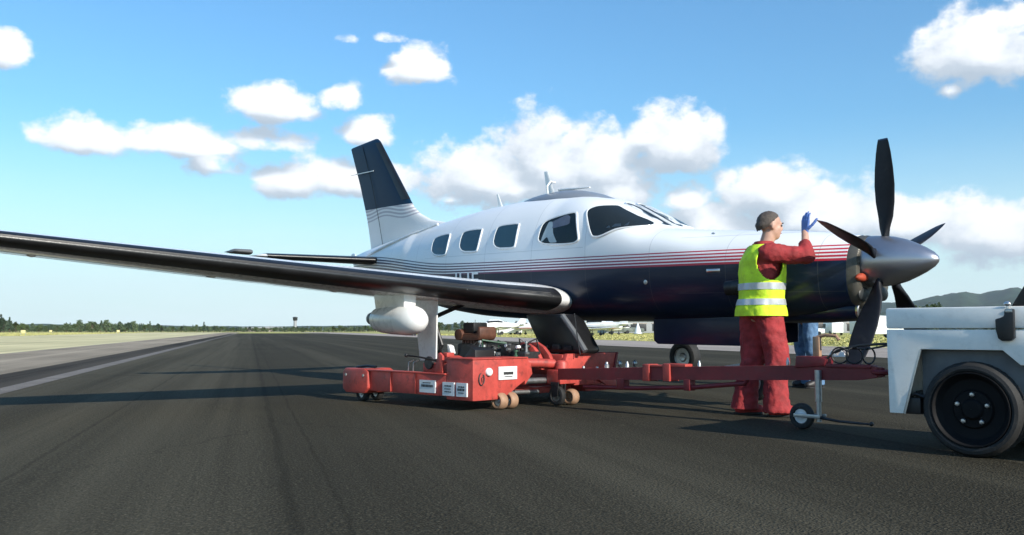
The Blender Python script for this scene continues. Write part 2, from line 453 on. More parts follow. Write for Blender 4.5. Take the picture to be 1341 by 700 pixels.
def ground_mat(name, base, var, rough=.9, streak=0.0, grain=.3, big=.12, joints=()):
    m = bpy.data.materials.new(name); m.use_nodes = True
    t = NT(m.node_tree); b = t.n['Principled BSDF']
    o = t.node('ShaderNodeTexCoord').outputs['Object']
    n1 = t.noise(o, big, 5, .6)
    f = t.step(n1, .3, .7)
    c = t.mix(f, tuple(x * (1 - var) for x in base), tuple(x * (1 + var) for x in base))
    if streak:
        s1 = t.noise(t.vec('MULTIPLY', o, (1, .012, 0)), .85, 5, .62)
        c = t.mix(t.math('MULTIPLY', t.step(s1, .42, .66), streak), c, tuple(x * 1.9 for x in base))
        s2 = t.noise(t.vec('MULTIPLY', t.vec('ADD', o, (31, 7, 0)), (1, .012, 0)), 2.6, 4, .6)
        c = t.mix(t.math('MULTIPLY', t.step(s2, .52, .72), streak * .8), c, tuple(x * .5 for x in base))
    g = t.noise(o, 55, 3, .75)
    g2 = t.node('ShaderNodeTexVoronoi'); g2.inputs['Scale'].default_value = 85; t.l.new(o, g2.inputs['Vector'])
    gg = t.math('MULTIPLY', t.step(g, .48, .72), grain)
    c = t.mix(gg, c, tuple(min(1, x * 2.6) for x in base))
    c = t.mix(t.math('MULTIPLY', t.step(t.noise(o, 38, 3, .7), .5, .75), grain * .8), c, tuple(x * .4 for x in base))
    if joints:
        x, y, z = t.sep(o)
        wob = t.math('MULTIPLY', t.math('SUBTRACT', t.noise(o, .9, 4, .7), .5), .10)
        xx = t.math('ADD', x, wob)
        for jx, w in joints:
            d = t.math('ABSOLUTE', t.math('SUBTRACT', xx, jx))
            k = t.math('SUBTRACT', 1.0, t.step(d, w * .4, w))
            k = t.math('MULTIPLY', k, t.math('ADD', .25, t.math('MULTIPLY', t.noise(o, 2.1, 4, .7), .8)), clamp=True)
            k = t.math('MULTIPLY', k, .5)
            c = t.mix(k, c, tuple(v * .38 for v in base))
        # paving lanes laid at different times
        lane = t.node('ShaderNodeValToRGB'); lane.color_ramp.interpolation = 'LINEAR'
        t.l.new(t.math('DIVIDE', t.math('ADD', xx, 3.0), 20.0), lane.inputs[0])
        e = lane.color_ramp.elements; e[0].position = 0; e[1].position = 1
        for pos, v in ((0.0, 1.30), (.10, 1.05), (.150, 1.20), (.158, .86), (.24, .92), (.30, .80), (.343, .86), (.347, .98), (.45, .82), (.53, .90), (.533, .84), (1.0, .92)):
            q = e[0] if pos == 0 else e[len(e) - 1] if pos == 1 else e.new(pos)
            q.color = (v / 2, v / 2, v / 2, 1)
        c = t.mix(1.0, c, t.mix(1.0, lane.outputs[0], (2, 2, 2), 'MULTIPLY'), 'MULTIPLY')
        # transverse hairline cracks and oil drips
        vo = t.node('ShaderNodeTexVoronoi', feature='DISTANCE_TO_EDGE'); vo.inputs['Scale'].default_value = .22
        t.l.new(t.vec('ADD', t.vec('MULTIPLY', o, (1, .45, 0)), t.comb(t.math('MULTIPLY', t.noise(o, 2.5, 5, .7), .5), t.math('MULTIPLY', t.noise(t.vec('ADD', o, (9, 3, 0)), 2.5, 5, .7), .5), 0)), vo.inputs['Vector'])
        ck = t.math('SUBTRACT', 1.0, t.step(vo.outputs['Distance'], .0006, .0028))
        c = t.mix(t.math('MULTIPLY', ck, .30), c, tuple(v * .35 for v in base))
        ol = t.step(t.noise(o, 1.7, 3, .5), .70, .76)
        c = t.mix(t.math('MULTIPLY', ol, .5), c, tuple(v * .4 for v in base))
        lp = t.step(t.noise(t.vec('ADD', o, (3, 8, 0)), 7.0, 2, .5), .74, .78)
        c = t.mix(t.math('MULTIPLY', lp, .35), c, tuple(v * 2.2 for v in base))
    t.l.new(c, b.inputs['Base Color'])
    b.inputs['Roughness'].default_value = rough
    b.inputs['Specular IOR Level'].default_value = .05
    bn = t.node('ShaderNodeBump'); bn.inputs['Strength'].default_value = .55; bn.inputs['Distance'].default_value = .012
    t.l.new(t.math('ADD', g2.outputs['Distance'], g), bn.inputs['Height']); t.l.new(bn.outputs[0], b.inputs['Normal'])
    return m
M['asphalt'] = ground_mat('runway_asphalt', (.046, .041, .029), .16, streak=.8, grain=.9, joints=((.17, .035), (.36, .015), (3.9, .04), (7.6, .04), (11.4, .04), (-1.1, .02)))
M['tar'] = ground_mat('fresh_tar_strip', (.046, .040, .033), .35, streak=.8, grain=.3)
M['line'] = ground_mat('worn_grey_edge_line', (.135, .122, .11), .45, streak=.5, grain=.6, big=1.6)
M['oldconc'] = ground_mat('old_brownish_shoulder', (.27, .225, .17), .25, streak=.5, grain=.3)
M['beige'] = ground_mat('pale_beige_shoulder', (.56, .49, .28), .2, streak=.25, grain=.2)
M['conc'] = ground_mat('pinkish_taxiway_concrete', (.34, .29, .25), .15, streak=.35, grain=.2)
M['grass'] = ground_mat('mown_grass', (.37, .35, .13), .25, grain=.5, big=.03)
M['drygrass'] = ground_mat('dry_grass', (.48, .44, .18), .25, grain=.4, big=.05)
M['hill'] = ground_mat('wooded_hillside', (.035, .06, .035), .35, grain=.0, big=.006)

def leaf_mat(name, a, b_):
    m = bpy.data.materials.new(name); m.use_nodes = True
    t = NT(m.node_tree); b = t.n['Principled BSDF']
    o = t.node('ShaderNodeTexCoord').outputs['Object']
    g = t.node('ShaderNodeNewGeometry')
    f = t.math('ADD', t.math('MULTIPLY', g.outputs['Random Per Island'], .6), t.math('MULTIPLY', t.noise(o, .6, 2), .4))
    t.l.new(t.mix(f, a, b_), b.inputs['Base Color'])
    b.inputs['Roughness'].default_value = .7
    return m
M['leaf'] = [leaf_mat('hazed_dark_leaves', (.05, .08, .035), (.11, .15, .065)), leaf_mat('mid_leaves', (.04, .065, .016), (.10, .14, .035)), leaf_mat('pine_needles', (.035, .06, .035), (.07, .11, .055))]  # leaf colours lightened to stand in for haze over the far belt
M['bark'] = mat('bark', (.09, .065, .045), .9, var=.3, bump=.5, bscale=8)

# ------------------------------------------------------------------ ground (runway frame: +Y along the runway, +X to its right)
RW = R(15.9)
def strip(name, x0, x1, y0, y1, z, m, nseg=1):
    mb = MB()
    mb.add([(x0, y0, 0), (x1, y0, 0), (x1, y1, 0), (x0, y1, 0)], [[0, 1, 2, 3]])
    o = mb.build(name, m, None, 0)
    o.rotation_euler = (0, 0, RW); o.location = (0, 0, z)
    return tag(o, kind='structure')
strip('ground', -4200, 4200, -900, 4200, -.024, M['grass'])
strip('dry_grass_verge', -75, -26, -100, 420, -.018, M['drygrass'])
strip('beige_shoulder', -28, -5, -100, 300, -.014, M['beige'])
strip('old_shoulder', -7.2, -3, -100, 300, -.009, M['oldconc'])
strip('taxiway', 14, 24.5, -100, 300, -.010, M['conc'])
strip('apron', 24, 58, -100, 34, -.014, M['beige'])
strip('runway', -2.75, 15.6, -100, 210, 0, M['asphalt'])
strip('tar_strip', -3.80, -2.85, -100, 190, -.003, M['tar'])
strip('edge_line', -2.88, -2.60, -100, 190, .004, M['line'])

def rw(v, u):    # runway coordinates to world
    return Vector((v * math.cos(RW) - u * math.sin(RW), v * math.sin(RW) + u * math.cos(RW), 0))

# grass that nobody could count: short tufts on the verges
def tufts(name, regions, n, h, m, label):
    mb = MB()
    for (v0, v1, u0, u1) in regions:
        for i in range(n):
            p = rw(rnd.uniform(v0, v1), u0 + (u1 - u0) * rnd.random() ** 1.6)
            for k in range(3):
                a = rnd.uniform(0, 2 * PI); hh = h * rnd.uniform(.5, 1.3); w = .05 + .05 * rnd.random()
                q = p + Vector((rnd.uniform(-.25, .25), rnd.uniform(-.25, .25), -.02))
                dxy = Vector((math.cos(a), math.sin(a), 0)) * w
                lean = Vector((rnd.uniform(-.1, .1), rnd.uniform(-.1, .1), hh))
                mb.add([q - dxy, q + dxy, q + lean], [[0, 1, 2]])
    o = mb.build(name, m, None, 0)
    return tag(o, label, 'grass', kind='stuff')
tufts('grass', [(25, 90, 18, 190), (-140, -30, 40, 300)], 9000, .07, M['grass'], 'short green grass on the verges beside the runway')
tufts('dry_grass', [(-70, -27, 30, 260), (26, 60, 40, 150)], 5000, .09, M['drygrass'], 'dry yellow grass along the pale shoulder')

# ------------------------------------------------------------------ hills
def hills():
    def ridge(name, dist, az0, az1, prof, seed, depth):
        mb = MB(); nx = 110; ny = 14; vs = []; fs = []
        for j in range(ny + 1):
            t = j / ny
            for i in range(nx + 1):
                a = az0 + (az1 - az0) * i / nx
                px = 670.5 + 1200 * math.tan(a)
                h = 0
                for k in range(len(prof) - 1):
                    if prof[k][0] <= px <= prof[k + 1][0]:
                        s = (px - prof[k][0]) / (prof[k + 1][0] - prof[k][0]); s = s * s * (3 - 2 * s)
                        h = prof[k][1] + (prof[k + 1][1] - prof[k][1]) * s
                if px > prof[-1][0]: h = prof[-1][1]
                H = h / 1200 * dist
                nn = mnoise.fractal(Vector((a * 40, t * 3, seed)), 1, 2, 5)
                z = H * math.sin(min(1, t * 1.02) * PI / 2) * (1 + .10 * nn) + (H * .05 * nn)
                d = dist - depth * (1 - t)
                vs.append((d * math.sin(a) / math.cos(a), d, z - .5))
        for j in range(ny):
            for i in range(nx):
                q = j * (nx + 1) + i
                fs.append([q, q + 1, q + nx + 2, q + nx + 1])
        # back slope
        n0 = len(vs)
        for i in range(nx + 1):
            x, y, z = vs[ny * (nx + 1) + i]; vs.append((x * 1.12, y * 1.12, -5))
        for i in range(nx):
            q = ny * (nx + 1) + i; fs.append([q, q + 1, n0 + i + 1, n0 + i])
        mb.add(vs, fs)
        return tag(mb.build(name, M['hill'], None, 60), kind='structure')
    ridge('hills', 3400, R(10), R(50), [(880, 6), (1000, 18), (1120, 30), (1190, 36), (1235, 44), (1258, 46), (1282, 41), (1300, 48), (1325, 52), (1400, 56), (1600, 70), (2100, 50)], 3.1, 1500)
    ridge('near_hills', 1900, R(12), R(50), [(900, 3), (1050, 12), (1190, 24), (1222, 33), (1240, 28), (1280, 20), (1330, 26), (1420, 34), (1700, 40), (2100, 30)], 8.7, 500)
    ridge('far_hills', 3500, R(-50), R(12), [(-1000, 22), (-300, 16), (40, 8), (330, 5), (700, 9), (880, 8), (930, 6)], 5.3, 1200)
hills()

# ------------------------------------------------------------------ trees
def crown_mesh(kind, seed, leaf):
    r = random.Random(seed); mb = MB()
    H = 6.5
    clumps = []
    if kind == 'pine':
        for k in range(9):
            z = 1.6 + k * .58; rad = 1.35 * (1 - k / 9.5)
            for q in range(max(2, int(5 - k * .4))):
                a = r.uniform(0, 2 * PI); clumps.append((Vector((math.cos(a) * rad * .6, math.sin(a) * rad * .6, z)), .62 * (1 - k / 14), 22))
    else:
        for k in range(16):
            a = r.uniform(0, 2 * PI); t = r.random()
            rad = (1.9 if kind == 'round' else 2.7) * math.sqrt(r.random()) * math.sin(PI * (.25 + .65 * t))
            clumps.append((Vector((math.cos(a) * rad, math.sin(a) * rad, .9 + t * (4.7 if kind == 'round' else 3.4))), r.uniform(.6, 1.15), 26))
    for c, rad, n in clumps:
        for i in range(n):
            d = Vector((r.gauss(0, 1), r.gauss(0, 1), r.gauss(0, .8))).normalized() * rad * r.uniform(.55, 1.05)
            p = c + d
            u = Vector((r.gauss(0, 1), r.gauss(0, 1), r.gauss(0, 1))).normalized(); w = u.orthogonal().normalized()
            s = r.uniform(.22, .42) * (.8 if kind == 'pine' else 1)
            mb.add([p - u * s, p - w * s * .7, p + u * s, p + w * s * .7], [[0, 1, 2, 3]])
    return mb
def trunk_mesh(seed):
    r = random.Random(seed); mb = MB()
    mb.tube([(0, 0, -.3), (.05, .03, 1.4), (r.uniform(-.2, .2), .1, 3.0), (r.uniform(-.3, .3), 0, 4.6)], [.26, .2, .13, .04], 7)
    for k in range(5):
        a = r.uniform(0, 2 * PI); z = 1.3 + k * .5
        mb.tube([(0, 0, z), (math.cos(a) * .8, math.sin(a) * .8, z + .7), (math.cos(a) * 1.4, math.sin(a) * 1.4, z + 1.3)], [.09, .06, .02], 5)
    return mb
protos = []
for i, (kind, lm) in enumerate([('round', 0), ('wide', 1), ('pine', 2), ('round', 1), ('wide', 0), ('round', 2)]):
    cm = crown_mesh(kind, 40 + i, lm).build('crown', M['leaf'][lm], None, 0)
    tm = trunk_mesh(80 + i).build('trunk', M['bark'], None, 60)
    protos.append((cm.data, tm.data, ['rounded dark green tree', 'broad bright green tree', 'narrow dark conifer', 'rounded light green tree', 'broad dark green tree', 'rounded blue green tree'][i]))
    bpy.data.objects.remove(cm); bpy.data.objects.remove(tm)
tree_spots = []
def tree(px, d, s, k, where):
    az_ = (px - 670.5) / 1200
    cmesh, tmesh, lab = protos[k]
    t = empty('tree', (az_ * d, d, -.02), (0, 0, rnd.uniform(0, 6)))
    t.scale = (s * rnd.uniform(.9, 1.25), s * rnd.uniform(.9, 1.25), s)
    tag(t, lab + ' ' + where, 'tree', 'trees in the far belt beyond the airfield')
    for nm, me in (('trunk', tmesh), ('crown', cmesh)):
        o = bpy.data.objects.new(nm, me); col.objects.link(o); o.parent = t
# left belt: heights read along the skyline (top pixel above the horizon)
sky = [(-40, 22), (3, 21), (14, 20), (30, 14), (60, 12), (95, 13), (125, 16), (150, 15), (172, 14), (190, 11), (205, 12), (225, 8), (262, 10), (300, 8), (340, 6), (365, 6), (380, 7), (420, 8), (455, 9), (490, 9), (560, 9), (640, 8), (720, 8)]
def skyh(px):
    for a, b in zip(sky[:-1], sky[1:]):
        if a[0] <= px <= b[0]: return a[1] + (b[1] - a[1]) * (px - a[0]) / (b[0] - a[0])
    return 9
px = -38
while px < 500:
    d = rnd.uniform(300, 390)
    h = skyh(px) * rnd.uniform(.72, 1.12)
    k = rnd.choice([0, 0, 4, 1, 3, 5, 2])
    tree(px, d, (h * .72 / 1200 * d + .7) / 6.2, k, 'in the belt along the left horizon')
    px += rnd.uniform(1.5, 3.6)
for px, hh, k in ((2, 23, 2), (14, 19, 2), (6, 18, 5), (88, 15, 4), (105, 17, 0), (122, 17, 4), (140, 17, 0), (158, 16, 4), (176, 15, 0), (197, 13, 2), (268, 12, 2)):
    tree(px, 290, (hh * .85 / 1200 * 290 + .7) / 6.2, k, 'standing tall in the left belt')
px = 560
while px < 1420:
    d = rnd.uniform(400, 520)
    tree(px, d, (rnd.uniform(9, 15) / 1200 * d + .7) / 6.2, rnd.choice([0, 1, 3, 4, 5]), 'behind the parked aircraft to the right')
    px += rnd.uniform(7, 14)
for px, hh, k in ((1206, 34, 3), (1214, 40, 1), (1222, 38, 3), (1231, 30, 1), (1270, 26, 0), (1300, 25, 4)):
    tree(px, 220, (hh / 1200 * 220 + .7) / 6.2, k, 'rising behind the grey tug hood')

# ------------------------------------------------------------------ the aircraft (hub coordinates: x forward, y port, z up; origin = propeller hub)
HUB = Vector((3.0504, 7.4560, CAM_H + .5623))
PM = Matrix(((0.640081, 0.768156, -0.015248), (-0.768019, 0.639171, -0.040093), (-0.021051, 0.037374, 0.999080)))
BASE = Vector((-3.8, 0, -1.2))
plane = empty('turboprop_aircraft', HUB + PM @ BASE)
plane.rotation_euler = PM.to_euler()
tag(plane, 'white and navy single engine turboprop aircraft with red pin stripes on a red dolly', 'airplane')
def part(mb, name, m, parent=plane, smooth=40):
    return mb.build(name, m, parent, smooth, shift=BASE)

ST = [(-.19, .225, -.39, .29), (-.7, .29, -.47, .41), (-1.2, .325, -.495, .49), (-1.8, .37, -.51, .55), (-2.15, .41, -.515, .58), (-2.5, .575, -.52, .6), (-2.75, .69, -.525, .612), (-3.0, .77, -.53, .62), (-3.3, .83, -.53, .625), (-3.75, .875, -.53, .63), (-4.3, .87, -.52, .63), (-4.9, .845, -.5, .615), (-5.5, .79, -.45, .57), (-6.2, .71, -.35, .47), (-7, .61, -.2, .33), (-7.8, .5, -.03, .19), (-8.35, .41, .11, .08), (-8.5, .38, .2, .035)]
def pchip(x, k):
    xs = [-s[0] for s in ST]; ys = [s[k] for s in ST]; x = -x
    x = min(max(x, xs[0]), xs[-1])
    i = max(j for j in range(len(xs)) if xs[j] <= x + 1e-9); i = min(i, len(xs) - 2)
    def sl(j):
        if j == 0: return (ys[1] - ys[0]) / (xs[1] - xs[0])
        if j == len(xs) - 1: return (ys[-1] - ys[-2]) / (xs[-1] - xs[-2])
        a = (ys[j] - ys[j - 1]) / (xs[j] - xs[j - 1]); b = (ys[j + 1] - ys[j]) / (xs[j + 1] - xs[j])
        return 0 if a * b <= 0 else 2 * a * b / (a + b)
    h = xs[i + 1] - xs[i]; t = (x - xs[i]) / h
    return (2 * t**3 - 3 * t**2 + 1) * ys[i] + (t**3 - 2 * t**2 + t) * h * sl(i) + (-2 * t**3 + 3 * t**2) * ys[i + 1] + (t**3 - t**2) * h * sl(i + 1)
def fsec(x):
    zt, zb, w = pchip(x, 1), pchip(x, 2), pchip(x, 3)
    zm = .04 if x < -1.5 else .04 - .1 * (x + 1.5) / 1.2
    return zt, zb, w, min(zm, zt - .05) if x > -6.5 else (zt + zb) / 2
NB_ = 2.8
def nt(x): return 2.2 + .9 * max(0, min(1, (x + 3.5) / .5, (-1.5 - x) / .4))
def side(x, z):
    zt, zb, w, zm = fsec(x)
    r, n = ((z - zm) / (zt - zm), nt(x)) if z >= zm else ((zm - z) / (zm - zb), NB_)
    return w * (1 - min(max(r, 0), .999) ** n) ** (1 / n)
def topz(x, y):
    zt, zb, w, zm = fsec(x)
    return zm + (zt - zm) * (1 - min(abs(y) / w, .999) ** nt(x)) ** (1 / nt(x))
def ring(x, n=56, off=0):
    zt, zb, w, zm = fsec(x); out = []
    for j in range(n):
        a = 2 * PI * j / n; c, s = math.cos(a), math.sin(a)
        e = nt(x) if s >= 0 else NB_
        y = math.copysign(abs(c) ** (2 / e), c) * (w + off)
        z = zm + math.copysign(abs(s) ** (2 / e), s) * ((zt - zm if s >= 0 else zm - zb) + off)
        out.append((x, y, z))
    return out
mb = MB()
xs = [-.19 - i * (8.31 / 90) for i in range(91)]
mb.rings([ring(x) for x in xs])
fus = part(mb, 'fuselage', M['fus'], plane, 50)

# nose bowl ring, inlet and gearbox behind the spinner
mb = MB()
mb.rings([[(x, y * k, z * k + dz_) for (_x, y, z) in ring(-.19)] for x, k, dz_ in ((-.20, .99, 0), (-.15, .97, 0), (-.115, .90, .0), (-.105, .80, 0), (-.12, .6, 0))])
nose = part(mb, 'nose_bowl', M['cowlgrey'])
mb = MB(); mb.ball((-.10, -.19, -.13), (.035, .10, .035), 16); part(mb, 'inlet_plug', M['plug'], nose)
for s in (-1, 1):
    mb = MB(); mb.ball((-.112, s * .15, -.27), (.012, .085, .06), 16); part(mb, 'inlet_mouth', M['wshield'], nose)
mb = MB(); mb.ball((-.10, .19, -.12), (.045, .085, .045), 16); part(mb, 'inlet_plug', M['plug'], nose)
# chin scoop
mb = MB()
sc = []
for x, w, h, z in ((-.18, .17, .075, -.40), (-.24, .19, .09, -.40), (-.5, .2, .09, -.42), (-.9, .19, .07, -.45), (-1.3, .15, .03, -.47)):
    sc.append([(x, w * math.copysign(abs(math.cos(a)) ** .7, math.cos(a)), z + h * math.copysign(abs(math.sin(a)) ** .7, math.sin(a))) for a in [2 * PI * j / 24 for j in range(24)]])
mb.rings(sc); scoop = part(mb, 'chin_scoop', M['navy'])
mb = MB(); mb.rings([[(x, y * k, (z + .4) * k - .4) for (_q, y, z) in sc[0]] for x, k in ((-.19, 1.0), (-.165, 1.04), (-.155, .98), (-.165, .9), (-.2, .86))], cap=False)
part(mb, 'scoop_lip', M['trim'], scoop)
mb = MB(); mb.rings([[(-.178, y * .9, (z + .4) * .9 - .4) for (_q, y, z) in sc[0]], [(-.177, y * .1, (z + .4) * .1 - .4) for (_q, y, z) in sc[0]]])
part(mb, 'scoop_mouth', M['wshield'], scoop)
# exhaust stacks
for s in (-1, 1):
    mb = MB()
    mb.tube([(-.98, s * .38, -.14), (-.95, s * .48, -.17), (-1.02, s * .54, -.19), (-1.16, s * .57, -.20)], [.07, .075, .07, .065], 14, cap=False)
    part(mb, 'exhaust_stack', M['dsteel'])

# spinner and five feathered blades
mb = MB()
mb.lathe([(-.155, .17), (-.15, .205), (-.10, .212), (0, .207), (.08, .196), (.17, .172), (.25, .138), (.33, .10), (.395, .060), (.425, .03), (.438, .004)], 48)
spin = part(mb, 'spinner', M['spinner'], plane, 45)
mb = MB(); mb.lathe([(-.156, .214), (-.148, .217), (-.14, .214)], 48); part(mb, 'back_plate_rim', M['trim'], spin)
RB = 1.0
def blade_mb():
    mb = MB(); mb.mi = 0
    prof = [(.12, .045, .045, 90), (.20, .052, .04, 92), (.27, .085, .026, 94), (.36, .125, .017, 92), (.48, .165, .012, 88), (.62, .185, .009, 84), (.75, .178, .0075, 80), (.88, .152, .006, 77), (.955, .125, .005, 75), (RB - .012, .108, .004, 74), (RB, .10, .002, 74)]
    out = []
    for r, c, th, tw in prof:
        a = R(tw); ring_ = []
        for j in range(20):
            q = 2 * PI * j / 20
            u = math.cos(q) * c / 2 + (.012 if r > .3 else 0); w = math.sin(q) * th * (1 + .5 * math.cos(q))
            ring_.append((u * math.sin(a) - w * math.cos(a), -(u * math.cos(a) + w * math.sin(a)), r))
        out.append(ring_)
    mb.rings(out)
    return mb
bl = blade_mb()
b0 = bl.build('propeller_blade', [M['blade'], M['bladetip']], plane, 60)
for p in b0.data.polygons:
    if p.center.z > .985: p.material_index = 1
b0.location = -BASE
for k in range(5):
    b = b0 if k == 0 else b0.copy()
    if k: col.objects.link(b)
    b.rotation_euler = (R(72 * k + 1), 0, 0)

# windows: (x, z) outlines laid on the fuselage skin
def outline(poly, n=48, rad=.25):
    """closed smooth resample with rounded corners"""
    pts = [Vector(p) for p in poly]
    for _ in range(2):
        q = []
        for a, b in zip(pts, pts[1:] + pts[:1]):
            q += [a.lerp(b, rad), a.lerp(b, 1 - rad)]
        pts = q
    return pts
def patch(pts, surf, off, scales=(0.02, .12, .24, .36, .48, .6, .7, .8, .9, 1.0)):
    c = sum(pts, Vector((0, 0))) / len(pts); mb = MB(); rings_ = []
    for s in scales:
        rings_.append([surf(c.x + (p.x - c.x) * s, c.y + (p.y - c.y) * s, off) for p in pts])
    n = len(pts); vs = [p for r in rings_ for p in r]; fs = [list(range(n))]
    for i in range(len(rings_) - 1):
        for j in range(n):
            k = (j + 1) % n; fs.append([i * n + j, i * n + k, (i + 1) * n + k, (i + 1) * n + j])
    return mb.add(vs, fs)
def frame_patch(pts, surf, w, o0, o1):
    c = sum(pts, Vector((0, 0))) / len(pts); mb = MB(); rings_ = []
    def grow(d):
        out = []
        for p in pts:
            q = p - c; L = q.length; out.append(c + q * ((L + d) / L))
        return out
    for d, o in ((-.004, o0), (0, o1), (w * .6, o1), (w, .0005)):
        rings_.append([surf(p.x, p.y, o) for p in grow(d)])
    n = len(pts); vs = [p for r in rings_ for p in r]; fs = []
    for i in range(len(rings_) - 1):
        for j in range(n):
            k = (j + 1) % n; fs.append([i * n + j, i * n + k, (i + 1) * n + k, (i + 1) * n + j])
    return mb.add(vs, fs)
def side_surf(s):
    def f(x, z, o):
        e = .004
        y = side(x, z); ny = 1; nz = (side(x, z - e) - side(x, z + e)) / (2 * e); L = math.hypot(ny, nz)
        return (x, s * (y + o * ny / L), z + o * nz / L)
    return f
WIN = {
 'a': [(-5.708, 0.287), (-5.753, 0.444), (-5.716, 0.501), (-5.399, 0.53), (-5.354, 0.498), (-5.34, 0.299), (-5.365, 0.262)],
 'b': [(-5.04, 0.294), (-5.062, 0.49), (-5.025, 0.534), (-4.691, 0.54), (-4.663, 0.52), (-4.661, 0.303), (-4.7, 0.278)],
 'c': [(-4.365, 0.298), (-4.375, 0.51), (-4.343, 0.553), (-4.018, 0.557), (-3.993, 0.538), (-3.973, 0.314), (-4.008, 0.29)],
 'd': [(-3.594, 0.319), (-3.595, 0.444), (-3.577, 0.535), (-3.491, 0.571), (-3.121, 0.616), (-3.065, 0.587), (-2.964, 0.349), (-2.978, 0.31), (-3.047, 0.291), (-3.3, .291)],
 'k': [(-2.937, 0.602), (-2.934, 0.638), (-2.874, 0.665), (-2.739, 0.668), (-2.704, 0.659), (-2.583, 0.602), (-2.223, 0.428), (-2.29, 0.417), (-2.481, 0.409), (-2.564, 0.381), (-2.676, 0.341), (-2.76, 0.342), (-2.791, 0.371), (-2.873, 0.509)]}
for s in (-1, 1):
    sf = side_surf(s)
    for key in 'abcdk':
        pts = outline(WIN[key])
        nm = 'cockpit_window' if key == 'k' else 'cabin_window'
        w = part(patch(pts, sf, .004), nm, M['wshield'])
        if key in 'ak' or s == -1:
            pass
        part(patch(pts, sf, .010), 'pane', M['glass3'] if key == 'd' else M['glass2'] if key == 'k' else M['glass'], w)
        part(frame_patch(pts, sf, .022, .009, .014), 'frame', M['white'], w)
        if key == 'd':
            sh = [Vector(p) for p in ((-3.56, .31), (-3.53, .42), (-3.50, .54), (-3.43, .54), (-3.36, .40), (-3.28, .31), (-3.40, .31), (-3.46, .38))]
            part(patch(outline(sh, rad=.12), sf, .0075, (.02, .15, .3, .45, .6, .75, .9, 1)), 'sun_shade', M['shade'], w)
            sh = [Vector(p) for p in ((-3.44, .46), (-3.46, .53), (-3.22, .60), (-3.15, .57), (-3.13, .49))]
            part(patch(outline(sh, rad=.12), sf, .0065, (.02, .15, .3, .45, .6, .75, .9, 1)), 'sun_shade', M['jacket'], w)
        if key == 'k':
            for (x0, x1, z0, z1) in ((-2.56, -2.46, .425, .455), (-2.62, -2.57, .42, .44), (-2.44, -2.40, .43, .47)):
                part(patch([Vector(p) for p in ((x0, z0), (x1, z0), (x1 - .02, z1), (x0 + .02, z1))], sf, .007), 'panel_detail', M['trim'], w)
def top_surf(x, y, o):
    return (x + o * .6, y, topz(x, y) + o * .8)
for s in (-1, 1):
    pts = outline([(-2.78, s * .03), (-2.78, s * .14), (-2.5, s * .155), (-2.26, s * .155), (-2.19, s * .12), (-2.17, s * .03)])
    w = part(patch(pts, top_surf, .006), 'windshield', M['wshield'])
    part(patch(pts, top_surf, .012), 'pane', M['glass2'], w)
    part(frame_patch(pts, top_surf, .02, .011, .016), 'frame', M['white'], w)

# roof: grey fairing hump and blade aerials
mb = MB(); hump = []
for i in range(13):
    t = i / 12; x = -4.5 + t * 1.5; h = .075 * math.sin(PI * min(1, t * 1.05 + .001)) ** .6 + .001; w = .24 * math.sin(PI * min(.999, t + .001)) ** .5 + .01
    hump.append([(x, w * math.cos(a), topz(x, w * math.cos(a)) - .012 + h * max(0, math.sin(a))) for a in [PI * j / 16 for j in range(17)]])
mb.rings(hump, cap=False, closed=False); part(mb, 'roof_fairing', M['fairing'])
def aerial(x, y, h, c, rake, th=.012):
    mb = MB(); z0 = topz(x, y) - .02
    mb.rings([[(x - t * rake + c * (1 - .6 * t) * (math.cos(a) * .5), y + th * (1 - .5 * t) * math.sin(a), z0 + t * h) for a in [2 * PI * j / 12 for j in range(12)]] for t in (0, .3, .7, .96, 1.0)])
    part(mb, 'aerial', M['white'])
aerial(-4.02, 0, .34, .16, .10)
mb = MB(); mb.rings([[(-3.9 + t * .5 + .0, .02 * math.cos(a) * (1 - t * .5), topz(-3.9, 0) + .085 + .02 * math.sin(a) * (1 - t * .6) - .02 * t) for a in [2 * PI * j / 10 for j in range(10)]] for t in (0, .5, 1)]); part(mb, 'aerial', M['white'])
mb = MB(); mb.tube([(-3.98, -.1, .86), (-3.97, -.12, 1.0), (-3.99, -.05, 1.06), (-4.02, .05, 1.06)], .012, 8); part(mb, 'aerial', M['white'])
aerial(-4.95, .0, .19, .09, .07)

# registration letters low on the side, their lower part behind the wing
fc = bpy.data.curves.new('registration_letters', 'FONT'); fc.body = 'JHF'; fc.size = .27; fc.extrude = .004; fc.space_character = 1.05
fo = bpy.data.objects.new('tmp', fc); col.objects.link(fo)
dg = bpy.context.evaluated_depsgraph_get(); fm = bpy.data.meshes.new_from_object(fo.evaluated_get(dg))
bpy.data.objects.remove(fo)
bm = bmesh.new(); bm.from_mesh(fm)
bmesh.ops.subdivide_edges(bm, edges=[e for e in bm.edges if e.calc_length() > .06], cuts=2)
for v in bm.verts:
    x = -5.12 + v.co.x * 1.25; z = -.15 + v.co.y; v.co = Vector((x, -(side(x, z) + .004 + max(0, v.co.z)), z)) - BASE
bm.to_mesh(fm); bm.free(); fm.materials.append(M['letter'])
lo = bpy.data.objects.new('registration_letters', fm); col.objects.link(lo); lo.parent = plane

